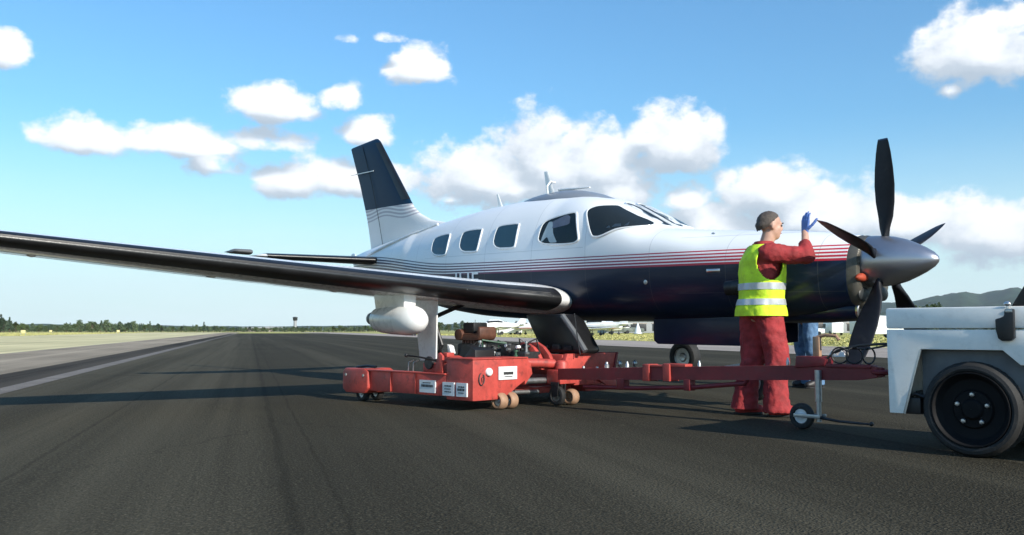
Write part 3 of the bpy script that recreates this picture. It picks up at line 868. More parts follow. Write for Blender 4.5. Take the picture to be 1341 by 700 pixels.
# small fittings on the side: static port, panel latch, vents
for x, z, r in ((-2.1, -.13, .022), (-.9, -.2, .02), (-1.5, .30, .016)):
    y = side(x, z); mb = MB(); mb.lathe([(-y - .006, .001), (-y - .006, r * .6), (-y - .004, r), (-y + .01, r)], 16, 'y', Matrix.Translation((x, 0, z))); part(mb, 'fuselage_port', M['steel'])
mb = MB(); mb.rings([[(-1.42 + t * .14, -side(-1.42 + t * .14, .0 - .04) - .012 * math.sin(PI * (t * .9 + .05)) * abs(math.sin(a)), -.04 + .016 * math.cos(a)) for a in [PI * j / 8 for j in range(9)]] for t in [k / 8 for k in range(9)]], cap=False, closed=False); part(mb, 'vent_scoop', M['trim'])

# wings
def airfoil(n=17, t=.15, camber=.02):
    up = []; lo_ = []
    for i in range(n):
        x = .5 * (1 - math.cos(PI * i / (n - 1)))
        yt = 5 * t * (.2969 * math.sqrt(x) - .126 * x - .3516 * x * x + .2843 * x**3 - .1036 * x**4)
        yc = camber * 4 * x * (1 - x)
        up.append((x, yc + yt)); lo_.append((x, yc - yt))
    return up[::-1] + lo_[1:-1]         # TE -> over the top -> LE -> under -> TE
LE = [(.45, -3.20, 0), (.62, -3.09, 0), (.75, -3.045, 0), (1.0, -3.08, 0), (1.35, -3.17, 0), (1.8, -3.23, 0), (6.2, -3.47, 0), (6.42, -3.56, 0), (6.5, -3.70, 0)]
def lin(tab, y):
    if y <= tab[0][0]: return tab[0][1]
    for a, b in zip(tab[:-1], tab[1:]):
        if y <= b[0]: return a[1] + (b[1] - a[1]) * (y - a[0]) / (b[0] - a[0])
    return tab[-1][1]
def wing_geo(y):
    xl = lin(LE, y); xt = -5.05 + (y - .6) * .115
    if y > 6.3: xt -= 0
    z = -.315 + (y - .6) * .104
    th = .155 - .004 * (y - .6)
    if y > 6.2: th *= max(.15, 1 - ((y - 6.2) / .32) ** 2)
    return xl, xt, z, th
def wing_sec(y, s, u0=None, off=0.0, n=17):
    xl, xt, z, th = wing_geo(y); c = xl - xt; out = []
    for x, h in airfoil(n, th):
        out.append((xl - x * c, s * y, z + h * c + (x - .25) * -.035 * c))
    return out
wys = [.40, .55, .62, .7, .8, .95, 1.15, 1.35, 1.6, 2.0, 2.6, 3.4, 4.2, 5.0, 5.8, 6.2, 6.3, 6.4, 6.46, 6.5]
for s in (-1, 1):
    mb = MB(); mb.rings([wing_sec(y, s, n=25) for y in wys]); wing = part(mb, 'wing', M['white'], plane, 50)
    # rubber boot wrapped round the leading edge
    mb = MB(); br = []
    for y in [.78 + i * (6.1 - .78) / 40 for i in range(41)]:
        xl, xt, z, th = wing_geo(y); c = xl - xt; row = []
        for k in range(-9, 10):
            x = (abs(k) / 9) ** 2 * (.115 if k < 0 else .06)
            yt = 5 * th * (.2969 * math.sqrt(x) - .126 * x - .3516 * x * x + .2843 * x**3)
            yc = .02 * 4 * x * (1 - x); h = yc + math.copysign(yt, k) if k else 0
            nx = max(0, 1 - abs(k) / 6); row.append((xl - x * c + .006 * nx, s * y, z + h * c + (x - .25) * -.035 * c + .006 * (1 if k > 0 else -1 if k < 0 else 0)))
        br.append(row)
    mb.rings(br, cap=False, closed=False); part(mb, 'deicing_boot', M['boot'], wing, 60)
    mb = MB()
    for f in (.3, .62):      # stall strips and tube seams along the boot
        pts = []
        for i in range(24):
            y = .9 + i * 5.1 / 23; xl, xt, z, th = wing_geo(y); c = xl - xt
            x = .018 * f; yt = 5 * th * (.2969 * math.sqrt(x)); pts.append((xl - x * c + .005, s * y, z + (yt + .0) * c + .009 * c))
        mb.tube(pts, .005, 6)
    part(mb, 'boot_seam', M['black'], wing)
    # flap and aileron hinge line fairings below, wing tip light
    mb = MB()
    for y0, y1, nm in ((.8, 3.3, 'flap'), (3.36, 6.1, 'aileron')):
        mbf = MB(); rows = []
        for i in range(9):
            y = y0 + (y1 - y0) * i / 8; xl, xt, z, th = wing_geo(y); c = xl - xt; row = []
            for x in (.76, .84, .92, .995):
                yt = 5 * th * (.2969 * math.sqrt(x) - .126 * x - .3516 * x * x + .2843 * x**3 - .1036 * x**4); yc = .08 * x * (1 - x)
                row.append((xl - x * c, s * y, z + (yc - yt) * c + (x - .25) * -.035 * c - .008))
            rows.append(row)
        mbf.rings(rows, cap=False, closed=False); part(mbf, nm, M['radome'], wing)
    for y in (1.3, 2.6, 3.9, 5.4):
        xl, xt, z, th = wing_geo(y); c = xl - xt; x0 = xl - .72 * c
        mb = MB(); mb.rings([[(x0 + .16 - t * .42, s * y + .022 * math.sin(PI * (t * .9 + .05)) * math.cos(a), z - .03 * c + .02 * t - .035 * math.sin(PI * (t * .9 + .05)) * (.6 + .4 * math.sin(a))) for a in [2 * PI * j / 10 for j in range(10)]] for t in [k / 8 for k in range(9)]])
        part(mb, 'hinge_fairing', M['radome'], wing)
    mb = MB(); mb.ball((wing_geo(6.46)[0] + .02, s * 6.46, wing_geo(6.46)[2]), (.07, .04, .03), 12); part(mb, 'tip_light', M['lampglass'], wing)

# radar pod under the starboard wing
mb = MB()
mb.lathe([(-3.46, .09), (-3.45, .115), (-3.36, .132), (-3.2, .142), (-3.0, .145)], 28, 'x', Matrix.Translation((-.60, -2.32, -.455)))
pod = part(mb, 'radar_pod', M['white'])
mb = MB(); mb.lathe([(-3.0, .1452), (-2.96, .147), (-2.86, .142), (-2.78, .122), (-2.72, .088), (-2.69, .045), (-2.682, .004)], 28, 'x', Matrix.Translation((-.60, -2.32, -.455))); part(mb, 'radome', M['radome'], pod)
mb = MB(); mb.lathe([(-3.62, .035), (-3.6, .06), (-3.5, .085), (-3.46, .09)], 20, 'x', Matrix.Translation((-.60, -2.32, -.45))); part(mb, 'tail_cone', M['tugdark'], pod)
mb = MB(); mb.prism([(-4.05, -.18), (-3.48, -.18), (-3.50, -.36), (-4.0, -.40)], -2.39, -2.25, 'y', .02); part(mb, 'pylon', M['white'], pod)
mb = MB(); mb.box((-3.52, -2.34, -.60), (-3.42, -2.30, -.575), .008); mb.tube([(-3.47, -2.32, -.58), (-3.47, -2.32, -.54)], .012, 8); part(mb, 'drain_fitting', M['trim'], pod)

# main gear legs
def wheel_mb(r, w, hub):
    mb = MB()
    mb.lathe([(-w / 2 * .6, r * .55), (-w / 2 * .95, r * .62), (-w / 2, r * .78), (-w / 2 * .8, r * .93), (-w / 2 * .35, r), (w / 2 * .35, r), (w / 2 * .8, r * .93), (w / 2, r * .78), (w / 2 * .95, r * .62), (w / 2 * .6, r * .55)], 36, 'y', cap=False)
    h = MB(); h.lathe([(-w / 2 * .62, .002), (-w / 2 * .7, hub * .35), (-w / 2 * .5, hub * .5), (-w / 2 * .55, hub * .95), (-w / 2 * .75, hub), (w / 2 * .75, hub), (w / 2 * .55, hub * .95), (w / 2 * .5, hub * .5), (w / 2 * .7, hub * .35), (w / 2 * .62, .002)], 28, 'y')
    return mb, h
def put_wheel(name, c, r, w, parent, hubm=M['steel']):
    t, h = wheel_mb(r, w, r * .56)
    T = Matrix.Translation(c)
    a = MB().add(t.v, t.f, T); b = MB().add(h.v, h.f, T)
    wh = part(a, name, M['rubber'], parent); part(b, 'wheel_hub', hubm, wh)
    return wh
for s in (-1, 1):
    gz = -1.02 if s < 0 else -1.04
    gx = 0 if s < 0 else .26; gy = 0 if s < 0 else .12
    def part(mb, name, m, parent=plane, smooth=40, gx=gx, gy=gy):
        mb.v = [(v[0] + gx, v[1] + gy, v[2]) for v in mb.v]
        return mb.build(name, m, parent, smooth, shift=BASE)
    mb = MB(); mb.tube([(-3.86, s * 1.83, -.2), (-3.86, s * 1.83, -.62)], .05, 14); mb.tube([(-3.86, s * 1.83, -.6), (-3.86, s * 1.83, gz + .02)], .034, 12)
    mb.tube([(-3.80, s * 1.80, -.55), (-3.74, s * 1.78, -.72), (-3.83, s * 1.80, -.88)], .018, 8)
    mb.tube([(-3.86, s * 1.83, gz), (-3.86, s * 1.70, gz)], .025, 10)
    mb.tube([(-3.86, s * 1.8, -.45), (-3.86, s * 1.2, -.25)], .022, 8)
    leg = part(mb, 'main_gear_leg', M['dsteel'] if s < 0 else M['white'])
    wt_, wh_ = wheel_mb(.21, .16, .118)
    T_ = Matrix.Translation((-3.86, s * 1.68, gz))
    wh = part(MB().add(wt_.v, wt_.f, T_), 'wheel', M['rubber'], leg); part(MB().add(wh_.v, wh_.f, T_), 'wheel_hub', M['steel'], wh)
    mb = MB(); mb.prism([(-4.06, -.20), (-3.62, -.20), (-3.64, -.50), (-3.66, -.88), (-3.94, -.88), (-4.0, -.5)], s * 1.90, s * 1.918, 'y', .006); part(mb, 'gear_door', M['white'], leg)
    mb = MB(); mb.tube([(-3.74, s * 1.86, -.3), (-3.75, s * 1.84, -.55), (-3.74, s * 1.80, -.8), (-3.8, s * 1.75, gz)], .011, 6); part(mb, 'brake_hose', M['black'], leg)
def part(mb, name, m, parent=plane, smooth=40):
    return mb.build(name, m, parent, smooth, shift=BASE)
# nose gear with both doors hanging open
mb = MB(); mb.tube([(-1.40, 0, -.40), (-1.34, 0, -.75)], .045, 12); mb.tube([(-1.34, 0, -.72), (-1.30, 0, -1.03)], .03, 10)
mb.tube([(-1.30, -.11, -1.06), (-1.30, .11, -1.06)], .02, 8); mb.tube([(-1.34, 0, -.9), (-1.63, -.11, -.95), (-1.30, -.11, -1.06)], .018, 8); mb.tube([(-1.34, 0, -.9), (-1.63, .11, -.95), (-1.30, .11, -1.06)], .018, 8)
mb.tube([(-1.38, 0, -.55), (-1.8, 0, -.47)], .018, 8)
leg = part(mb, 'nose_gear_leg', M['white'])
put_wheel('wheel', (-1.30, 0, -1.06), .18, .13, leg)
for s in (-1, 1):
    mb = MB(); mb.prism([(-2.27, -.44), (-1.0, -.44), (-1.0, -.70), (-1.15, -.72), (-2.22, -.735), (-2.27, -.70)], s * .26, s * .278, 'y', .008); part(mb, 'nose_gear_door', M['navy'], leg)
    mb = MB(); mb.tube([(-1.8, s * .26, -.55), (-1.72, s * .05, -.6)], .01, 6); part(mb, 'door_rod', M['steel'], leg)

# tail
def surf_loft(rows, t0, t1, flat=False):
    """rows: list of (LEpoint, TEpoint, thickness, normal)"""
    mb = MB(); out = []
    for le, te, th, nrm in rows:
        le = Vector(le); te = Vector(te); nrm = Vector(nrm); c = (le - te).length
        out.append([le + (te - le) * x + nrm * (h * c) for x, h in airfoil(15, th, 0)])
    mb.rings(out); return mb
fin_rows = [((-5.55, 0, .72), (-8.0, 0, .30), .035), ((-6.1, 0, .74), (-8.03, 0, .45), .045), ((-6.45, 0, .80), (-8.06, 0, .62), .06), ((-6.7, 0, .90), (-8.1, 0, .78), .075), ((-6.86, 0, 1.0), (-8.14, 0, .93), .08), ((-7.0, 0, 1.16), (-8.20, 0, 1.1), .085), ((-7.28, 0, 1.5), (-8.33, 0, 1.45), .085), ((-7.6, 0, 1.88), (-8.5, 0, 1.83), .085), ((-7.74, 0, 2.05), (-8.575, 0, 2.0), .08), ((-7.80, 0, 2.09), (-8.59, 0, 2.035), .05), ((-7.86, 0, 2.10), (-8.55, 0, 2.05), .01)]
fin = part(surf_loft([(a, b, t, (0, 1, 0)) for a, b, t in fin_rows], 0, 0), 'fin', M['fin'])
# rudder joint, trim line and boot
mb = MB(); mb.tube([(-7.62, -.052, .5), (-7.72, -.058, .9), (-7.92, -.05, 1.45), (-8.2, -.03, 2.03)], .004, 5); part(mb, 'rudder_joint', M['black'], fin)
mb = MB(); mb.box((-8.36, -.056, 1.615), (-7.86, -.044, 1.627)); mb.tube([(-8.36, -.05, 1.62), (-8.52, -.05, 1.62)], .004, 5); part(mb, 'trim_tab_rod', M['white'], fin)
mb = MB(); rows = []
for i in range(16):
    t = i / 15
    a = Vector((-6.98, 0, 1.13)).lerp(Vector((-7.73, 0, 2.03)), t); c = 1.2 - .36 * t; row = []
    for k in range(-5, 6):
        x = (abs(k) / 5) ** 2 * .12; yt = 5 * .085 * (.2969 * math.sqrt(x) - .126 * x - .3516 * x * x); row.append((a.x - x * c + .004 * (1 - abs(k) / 5), math.copysign(yt * c + .004, k) if k else 0, a.z))
    rows.append(row)
mb.rings(rows, cap=False, closed=False); part(mb, 'deicing_boot', M['boot'], fin, 60)
# fillet strip between fin root and fuselage
mb = MB()
for s in (-1, 1):
    fp = []
    for k in range(15):
        x = -7.95 + k * .135; z = .345 + k * (.70 - .345) / 14
        fp.append((x, s * (side(x, min(z, fsec(x)[0] - .03)) + .008), z + .006))
    mb.tube(fp, [.016 + .008 * math.sin(PI * min(1, k / 12)) for k in range(15)], 8)
part(mb, 'fin_fillet', M['white'], fin)
mb = MB(); mb.ball((-8.55, 0, .40), (.06, .03, .03), 10); part(mb, 'tail_light', M['lampglass'])
for s in (-1, 1):
    N = (0, 0, 1)
    rows = [((-7.42, s * .05, .28), (-8.35, s * .05, .28), .125, N), ((-7.46, s * .2, .285), (-8.35, s * .2, .285), .125, N), ((-7.78, s * 1.65, .34), (-8.40, s * 1.65, .34), .115, N), ((-7.82, s * 1.78, .345), (-8.40, s * 1.78, .345), .10, N), ((-7.9, s * 1.86, .347), (-8.38, s * 1.86, .347), .03, N)]
    st = part(surf_loft(rows, 0, 0), 'tailplane', M['white'], plane, 50)
    mb = MB(); rr = []
    for i in range(12):
        t = i / 11; y = .2 + 1.55 * t; xl = -7.46 - .34 * t; c = .9 - .3 * t; z = .285 + .058 * t; row = []
        for k in range(-6, 7):
            x = (abs(k) / 6) ** 2 * .30; yt = 5 * .125 * (.2969 * math.sqrt(x) - .126 * x - .3516 * x * x); row.append((xl - x * c + .004 * (1 - abs(k) / 6), s * y, z + (math.copysign(yt * c + .004, k) if k else 0)))
        rr.append(row)
    mb.rings(rr, cap=False, closed=False); part(mb, 'deicing_boot', M['boot'], st, 60)
    mb = surf_loft([((-7.98, s * 1.88, .40), (-8.42, s * 1.88, .40), .17, N), ((-8.0, s * 2.08, .41), (-8.42, s * 2.08, .41), .16, N), ((-8.06, s * 2.12, .41), (-8.4, s * 2.12, .41), .06, N)], 0, 0)
    part(mb, 'elevator_horn', M['tugdark'], st)

# ------------------------------------------------------------------ red aircraft dolly (local frame: x forward, y to the far side, z up; origin = near front corner)
dolly = empty('aircraft_dolly', (-.333, 7.91, 0), (0, 0, R(-45)))
tag(dolly, 'red wheeled steel dolly with white stickers carrying the aircraft near the wing root', 'dolly')
def dp(mb, name, m, parent=None, smooth=40): return mb.build(name, m, parent or dolly, smooth)
def wheel(mk, name, c, r, w, parent, tyre, hub, axis='y'):
    t, h = wheel_mb(r, w, r * .6)
    T = Matrix.Translation(c) @ (Matrix.Rotation(R(90), 4, 'Z') if axis == 'x' else Matrix())
    wh = mk(MB().add(t.v, t.f, T), name, tyre, parent); mk(MB().add(h.v, h.f, T), 'hub', hub, wh)
    return wh
# near side
mb = MB(); mb.box((-1.57, 0, .115), (-.352, .07, .312), .008); mb.box((-1.57, -.02, .305), (-.352, .09, .318), .004)
beam = dp(mb, 'side_beam', M['red'])
for x in (-1.15, -.78):
    mb = MB(); mb.box((x - .012, -.014, .12), (x + .012, 0, .303), .003); dp(mb, 'stiffener', M['red'], beam)
mb = MB(); mb.prism([(-1.90, .12), (-1.84, .085), (-1.54, .085), (-1.48, .14), (-1.48, .30), (-1.54, .325), (-1.86, .325), (-1.90, .29)], -.03, .30, 'y', .015)
rb_ = dp(mb, 'rear_block', M['red'])
mb = MB(); mb.tube([(-1.84, .1, .33), (-1.67, .1, .345), (-1.52, .1, .34)], .012, 8); dp(mb, 'grab_rail', M['black'], rb_)
for y in (.05, .22):
    wheel(dp, 'roller', (-1.66, y, .085), .085, .07, rb_, M['rubber'], M['steel'])
for x in (-1.84, -1.55):
    mb = MB(); mb.lathe([(-.036, .001), (-.036, .014), (-.03, .016)], 6, 'y', Matrix.Translation((x, 0, .26))); dp(mb, 'bolt', M['steel'], rb_)
mb = MB(); mb.prism([(0, .09), (.30, .09), (.44, .13), (.58, .21), (.68, .26), (.68, .45), (0, .45)], -.35, -.004, 'x', .010); fb = dp(mb, 'front_box', M['red'])
mb = MB(); mb.box((-.36, -.012, .446), (.006, .67, .456), .003); mb.box((-.02, .68, .42), (-.34, .70, .456), .003); dp(mb, 'top_plate', M['red'], fb)
# lower inner fillet where the front face tapers up to the tube
mb = MB(); mb.prism([(.66, .44), (.74, .40), (.76, .30), (.66, .20)], -.3, -.02, 'x', .01); dp(mb, 'gusset', M['red'], fb)
# stickers: white plates with a few dark lines
def sticker(x0, x1, z0, z1, lines, parent):
    mb = MB(); mb.box((x0, -.016, z0), (x1, -.012 + .010, z1)); st_ = dp(mb, 'sticker', M['sticker'], parent)
    mb = MB()
    for (a, b, z, h) in lines:
        q = a
        while q < b:
            w = rnd.uniform(.008, .02); w = min(w, b - q); mb.box((x0 + q * 1, -.0185, z0 + z), (x0 + q + w, -.0158, z0 + z + h)); q += w + .006
    dp(mb, 'sticker_text', M['ink'], st_)
def move_y(o, d):
    for v in o.data.vertices: v.co.y += d
sticker(-.705, -.487, .138, .25, [(.03, .19, .05, .022), (.05, .16, .085, .008)], beam)
sticker(-.385, -.232, .124, .242, [(.03, .12, .08, .012), (.03, .11, .055, .009), (.03, .12, .03, .009)], fb)
sticker(-.203, -.066, .124, .242, [(.03, .11, .078, .012), (.02, .11, .05, .02), (.03, .10, .028, .008)], fb)
mb = MB(); mb.box((0, .30, .262), (.006, .53, .378)); s1 = dp(mb, 'sticker', M['sticker'], fb)
mb = MB(); mb.box((.0055, .36, .305), (.0075, .48, .330)); mb.box((.0055, .37, .285), (.0075, .47, .292)); dp(mb, 'sticker_text', M['ink'], s1)
mb = MB(); mb.lathe([(-.02, .036), (.012, .036), (.02, .030), (.026, .015), (.028, .001)], 20, 'x', Matrix.Translation((0, .185, .335))); dp(mb, 'marker_lamp', M['lampglass'], fb)
mb = MB()
for a0, a1, rr in ((100, 290, .040), (-75, 70, .034)):
    mb.tube([(.002, .10 + rr * math.cos(R(a)) * .85, .275 + rr * math.sin(R(a)) * 1.35) for a in range(a0, a1 + 1, 15)], [.0035 + .003 * math.sin(PI * i / max(1, (a1 - a0) // 15)) for i in range((a1 - a0) // 15 + 1)], 6)
mb.tube([(.002, .13, .305), (.002, .10, .285), (.002, .105, .25)], .004, 6)
dp(mb, 'painted_emblem', M['ink'], fb)
wheel(dp, 'caster_wheel', (-.02, .34, .075), .075, .09, fb, M['tan'], M['steel'])
wheel(dp, 'caster_wheel', (-.02, .47, .075), .075, .09, fb, M['tan'], M['steel'])
# winch and lever on the near beam
mb = MB(); mb.box((-.80, .10, .31), (-.42, .30, .40), .012); mb.prism([(-.62, .40), (-.42, .40), (-.42, .45), (-.50, .47)], .12, .28, 'y', .008); wn = dp(mb, 'winch', M['red'])
mb = MB(); mb.lathe([(.08, .055), (.085, .06), (.10, .06), (.10, .035), (.28, .035), (.28, .06), (.3, .06)], 20, 'y', Matrix.Translation((-.70, 0, .40))); dp(mb, 'winch_drum', M['dsteel'], wn)
mb = MB(); mb.tube([(-.94, .02, .465), (-.80, .04, .455), (-.62, .06, .432), (-.52, .10, .41)], [.010, .008, .009, .012], 8); mb.ball((-.945, .02, .466), .02, 10); dp(mb, 'lever', M['black'], wn)
mb = MB(); mb.prism([(-.50, .32), (-.40, .32), (-.40, .47), (-.44, .50), (-.47, .49)], -.005, .02, 'y', .005); mb.box((-.44, .03, .46), (-.38, .12, .50), .006); dp(mb, 'clamp_bracket', M['red'], wn)
for x in (-.95, -.88):
    mb = MB(); mb.tube([(x, .05, .31), (x + .01, .05, .40), (x + .05, .07, .42)], .006, 6); dp(mb, 'hook', M['steel'], wn)
# black wheel chock block behind the door
mb = MB(); mb.prism([(-.45, .30), (-.30, .30), (-.30, .52), (-.36, .55), (-.45, .46)], .30, .55, 'y', .02); mb.lathe([(.25, .02), (.25, .1), (.36, .1), (.36, .02)], 18, 'y', Matrix.Translation((-.47, .1, .46))); dp(mb, 'chock', M['black'])
# cross members, floor
mb = MB(); mb.tube([(-.12, .68, .40), (-.06, .9, .395), (-.02, 1.05, .385)], .042, 16); mb.box((-.3, .66, .10), (-.2, 1.5, .16), .01); mb.box((-1.5, .3, .12), (-1.4, 1.9, .19), .01); dp(mb, 'cross_tube', M['red'])
mb = MB(); mb.tube([(-.1, .60, .235), (-.08, 1.0, .23)], .028, 12); mb.tube([(-.2, .55, .13), (-.18, 1.0, .12)], .02, 10); dp(mb, 'hydraulic_ram', M['steel'])
mb = MB(); mb.box((-1.35, .28, .20), (-.36, 1.12, .235), .006); dp(mb, 'deck_plate', M['dsteel'])
# far side
mb = MB(); mb.box((-1.55, 1.55, .10), (-.06, 1.9, .28), .012); mb.prism([(1.14, .29), (1.90, .29), (1.955, .475), (1.22, .475)], -.05, .0, 'x', .006); mb.box((-.5, 1.2, .27), (-.05, 1.9, .465), .01); far = dp(mb, 'front_panel', M['red'])
mb = MB(); mb.prism([(1.90, .285), (1.93, .285), (1.985, .478), (1.958, .478)], -.3, .01, 'x', .004); dp(mb, 'panel_edge', M['dred'], far)
for k, y in enumerate((.92, 1.06)):
    mb = MB(); pts = [(-.34, .58), (-.26, .585), (-.17, .54), (-.10, .47), (-.06, .40), (-.06, .33), (-.14, .33), (-.16, .42), (-.22, .50), (-.34, .54)]
    mb.prism(pts, y, y + .045, 'y', .008); dp(mb, 'fork_arm', M['red'])
# tow head
mb = MB(); mb.box((-.05, .98, .20), (.12, 1.22, .33), .012); mb.lathe([(.28, .05), (.285, .062), (.39, .062), (.41, .05), (.42, .02)], 20, 'z', Matrix.Translation((.05, 1.08, 0))); mb.box((-.02, 1.2, .18), (.10, 1.72, .30), .012)
mb.prism([(1.52, .23), (1.74, .26), (1.80, .24), (1.80, .16), (1.74, .14), (1.66, .16)], .10, .125, 'x', .004); mb.box((.10, 1.3, .25), (.2, 1.42, .34), .01)
th_ = dp(mb, 'tow_head', M['red'])
for y, z in ((1.05, .31), (1.16, .30), (1.30, .33), (1.5, .32)):
    mb = MB(); mb.lathe([(0, .022), (.014, .022), (.018, .016), (.04, .013), (.042, .001)], 10, 'z', Matrix.Translation((.13, y, z - .01))); dp(mb, 'bolt', M['steel'], th_)
for y in (1.62, 1.86):
    mb = MB(); mb.lathe([(.28, .014), (.34, .014), (.355, .024), (.38, .024), (.395, .012), (.40, .001)], 14, 'z', Matrix.Translation((.14, y + .22, .0))); dp(mb, 'shackle_pin', M['steel'], th_)
mb = MB(); mb.tube([(.10, 1.03, .24), (.07, 1.03, .13), (.05, 1.03, .09)], .02, 8); mb.prism([(.02, .22), (.12, .22), (.10, .09), (.04, .08)], .955, .968, 'y', .003); mb.prism([(.02, .22), (.12, .22), (.10, .09), (.04, .08)], 1.055, 1.068, 'y', .003); ck = dp(mb, 'caster_fork', M['dsteel'])
wheel(dp, 'caster_wheel', (.055, 1.01, .092), .092, .06, ck, M['rubber'], M['steel'])
wheel(dp, 'caster_wheel', (.09, 1.17, .075), .075, .09, ck, M['tan'], M['tan'])
# leaning black padded support under the wing root
mb = MB(); mb.prism([(-.70, .86), (-.22, .86), (-.12, .80), (.08, .52), (.06, .47), (-.42, .47), (-.52, .58), (-.60, .70)], 1.35, 1.62, 'y', .035); cr = dp(mb, 'wing_support', M['boot'])
mb = MB(); mb.tube([(-.17, 1.34, .84), (-.02, 1.34, .68), (.12, 1.34, .50)], .028, 8); dp(mb, 'strut', M['tugdark'], cr)
mb = MB(); mb.tube([(.02, 1.30, .86), (.06, 1.30, .6), (.09, 1.30, .47)], .006, 6); dp(mb, 'strap', M['black'], cr)
for z, x in ((.55, -.46), (.56, -.3), (.55, -.15)):
    mb = MB(); mb.box((x, 1.325, z - .05), (x + .1, 1.352, z), .01); dp(mb, 'pad_block', M['rubber'], cr)
# hydraulic power pack in the middle
mb = MB(); mb.prism([(-1.06, .62), (-.98, .60), (-.72, .60), (-.69, .64), (-.69, .72), (-.72, .74), (-.75, .67), (-1.0, .67), (-1.05, .68)], .72, .95, 'y', .02); mb.lathe([(.70, .02), (.705, .055), (.97, .055), (.98, .02)], 18, 'y', Matrix.Translation((-.99, 0, .655))); pk = dp(mb, 'pump_motor', M['brown'])
mb = MB(); mb.box((-.96, .74, .67), (-.80, .93, .775), .018); dp(mb, 'control_box', M['black'], pk)
for k in range(5):
    mb = MB(); mb.box((-.965 + k * .04, .735, .60), (-.945 + k * .04, .945, .565), .003); dp(mb, 'cooling_fin', M['brown'], pk)
mb = MB(); mb.box((-1.0, .70, .23), (-.62, 1.0, .43), .02); tk = dp(mb, 'oil_tank', M['green'])
mb = MB(); mb.box((-1.02, .72, .43), (-.70, .98, .57), .02); dp(mb, 'tank_cover', M['dsteel'], tk)
mb = MB(); mb.prism([(-1.02, .47), (-.97, .47), (-1.0, .545), (-1.04, .56)], .60, .66, 'y', .006); dp(mb, 'warning_plate', M['sticker'], tk)
for k, (x, y, z0, z1, r, m_) in enumerate([(-.62, .66, .30, .60, .016, 'steel'), (-.55, .64, .28, .56, .022, 'steel'), (-.47, .70, .28, .50, .018, 'steel'), (-.60, .9, .24, .58, .03, 'dsteel'), (-.42, .85, .24, .57, .035, 'dsteel'), (-.33, .78, .24, .55, .025, 'steel'), (-.24, .9, .24, .56, .04, 'dsteel'), (-.14, .80, .2, .60, .014, 'steel'), (-.2, .72, .24, .52, .02, 'green')]):
    mb = MB(); mb.lathe([(z0, r), (z1 - .05, r), (z1 - .05, r * .6), (z1 - .02, r * .6), (z1 - .02, r * 1.15), (z1, r * 1.1), (z1 + .002, .001)], 14, 'z', Matrix.Translation((x, y, 0))); dp(mb, 'valve_cylinder', M[m_], tk)
mb = MB(); mb.box((-.66, .74, .40), (-.1, .95, .50), .012); mb.box((-.40, .72, .48), (-.28, .86, .56), .01); dp(mb, 'valve_block', M['dsteel'], tk)
r_ = random.Random(3)
for k in range(12):
    x0 = r_.uniform(-.75, -.1); y0 = r_.uniform(.62, 1.0); x1 = x0 + r_.uniform(-.25, .25); y1 = r_.uniform(.64, 1.0)
    mb = MB(); mb.tube([(x0, y0, r_.uniform(.36, .48)), (x0 * .8 + x1 * .2, y0 - .04, r_.uniform(.52, .62)), (x0 * .3 + x1 * .7, y1, r_.uniform(.5, .60)), (x1, y1, .42)], .009, 7); dp(mb, 'hose', M[r_.choice(['black', 'black', 'rubber', 'green'])], tk)
for k in range(8):
    c = (r_.uniform(-.65, -.08), r_.uniform(.66, .78), r_.uniform(.44, .56)); mb = MB(); mb.lathe([(-.02, .001), (-.02, .016), (.02, .016), (.02, .001)], 6, 'y', Matrix.Translation(c)); dp(mb, 'hose_fitting', M[r_.choice(['brass', 'steel', 'lampglass'])], tk)

# ------------------------------------------------------------------ red tow bar (local x along the bar towards the tug)
bar = empty('tow_bar', (.45, 8.40, 0), (0, 0, R(-47.3)))
tag(bar, 'long dark red tow bar with small jockey wheel between the dolly and the grey tug', 'tow bar')
def bp(mb, name, m, parent=None, smooth=40): return mb.build(name, m, parent or bar, smooth)
mb = MB()
sec_ = lambda x, z, h: [(x, -.045, z - h), (x, .045, z - h), (x, .045, z + h), (x, -.045, z + h)]
bm = bmesh.new()
x_ = [0.0, 1.1, 2.86, 2.99]; zz = [.30, .345, .412, .418]; hh = [.05, .052, .052, .035]
mb.rings([sec_(*t) for t in zip(x_, zz, hh)])
bm_o = bp(mb, 'bar_beam', M['dred'], None, 20)
md = MB(); md.box((.10, -.05, .10 + .28), (.14, .05, .40), .004)
for x, z in ((1.03, .345), (1.24, .352)):
    mb = MB(); mb.box((x - .035, -.065, z - .065), (x + .035, .065, z + .075), .008); bp(mb, 'clamp', M['red'])
mb = MB(); mb.box((1.06, -.055, .40), (1.20, .055, .415), .004); mb.box((1.20, -.05, .405), (1.42, .05, .43), .006); bp(mb, 'bracket_plate', M['red'])
for x, z, r in ((.55, .325, .022), (.78, .335, .018), (1.52, .36, .014), (2.30, .40, .012)):
    mb = MB(); mb.lathe([(z + .045, r), (z + .075, r), (z + .085, r * .6), (z + .10, r * .55), (z + .101, .001)], 12, 'z', Matrix.Translation((x, 0, 0))); bp(mb, 'lock_pin', M['steel'])
mb = MB(); mb.tube([(.3, -.02, .20), (.9, -.03, .215), (1.5, -.02, .25), (1.95, -.02, .30), (2.0, -.02, .36)], .018, 8); mb.box((.7, -.05, .20), (.78, .03, .29), .006); mb.box((1.4, -.05, .22), (1.46, .03, .31), .006); bp(mb, 'safety_rod', M['dred'])
mb = MB(); mb.prism([(2.39, .43), (2.62, .45), (2.63, .50), (2.58, .515), (2.40, .515)], -.06, .06, 'y', .006); mb.box((2.62, -.055, .44), (2.95, .055, .465), .006); bp(mb, 'hitch_plate', M['dred'])
mb = MB(); mb.box((2.51, -.02, .51), (2.56, .02, .655), .005); mb.tube([(2.535, 0, .65), (2.60, 0, .665), (2.68, 0, .66), (2.70, 0, .63)], .012, 8); bp(mb, 'release_handle', M['tan'])
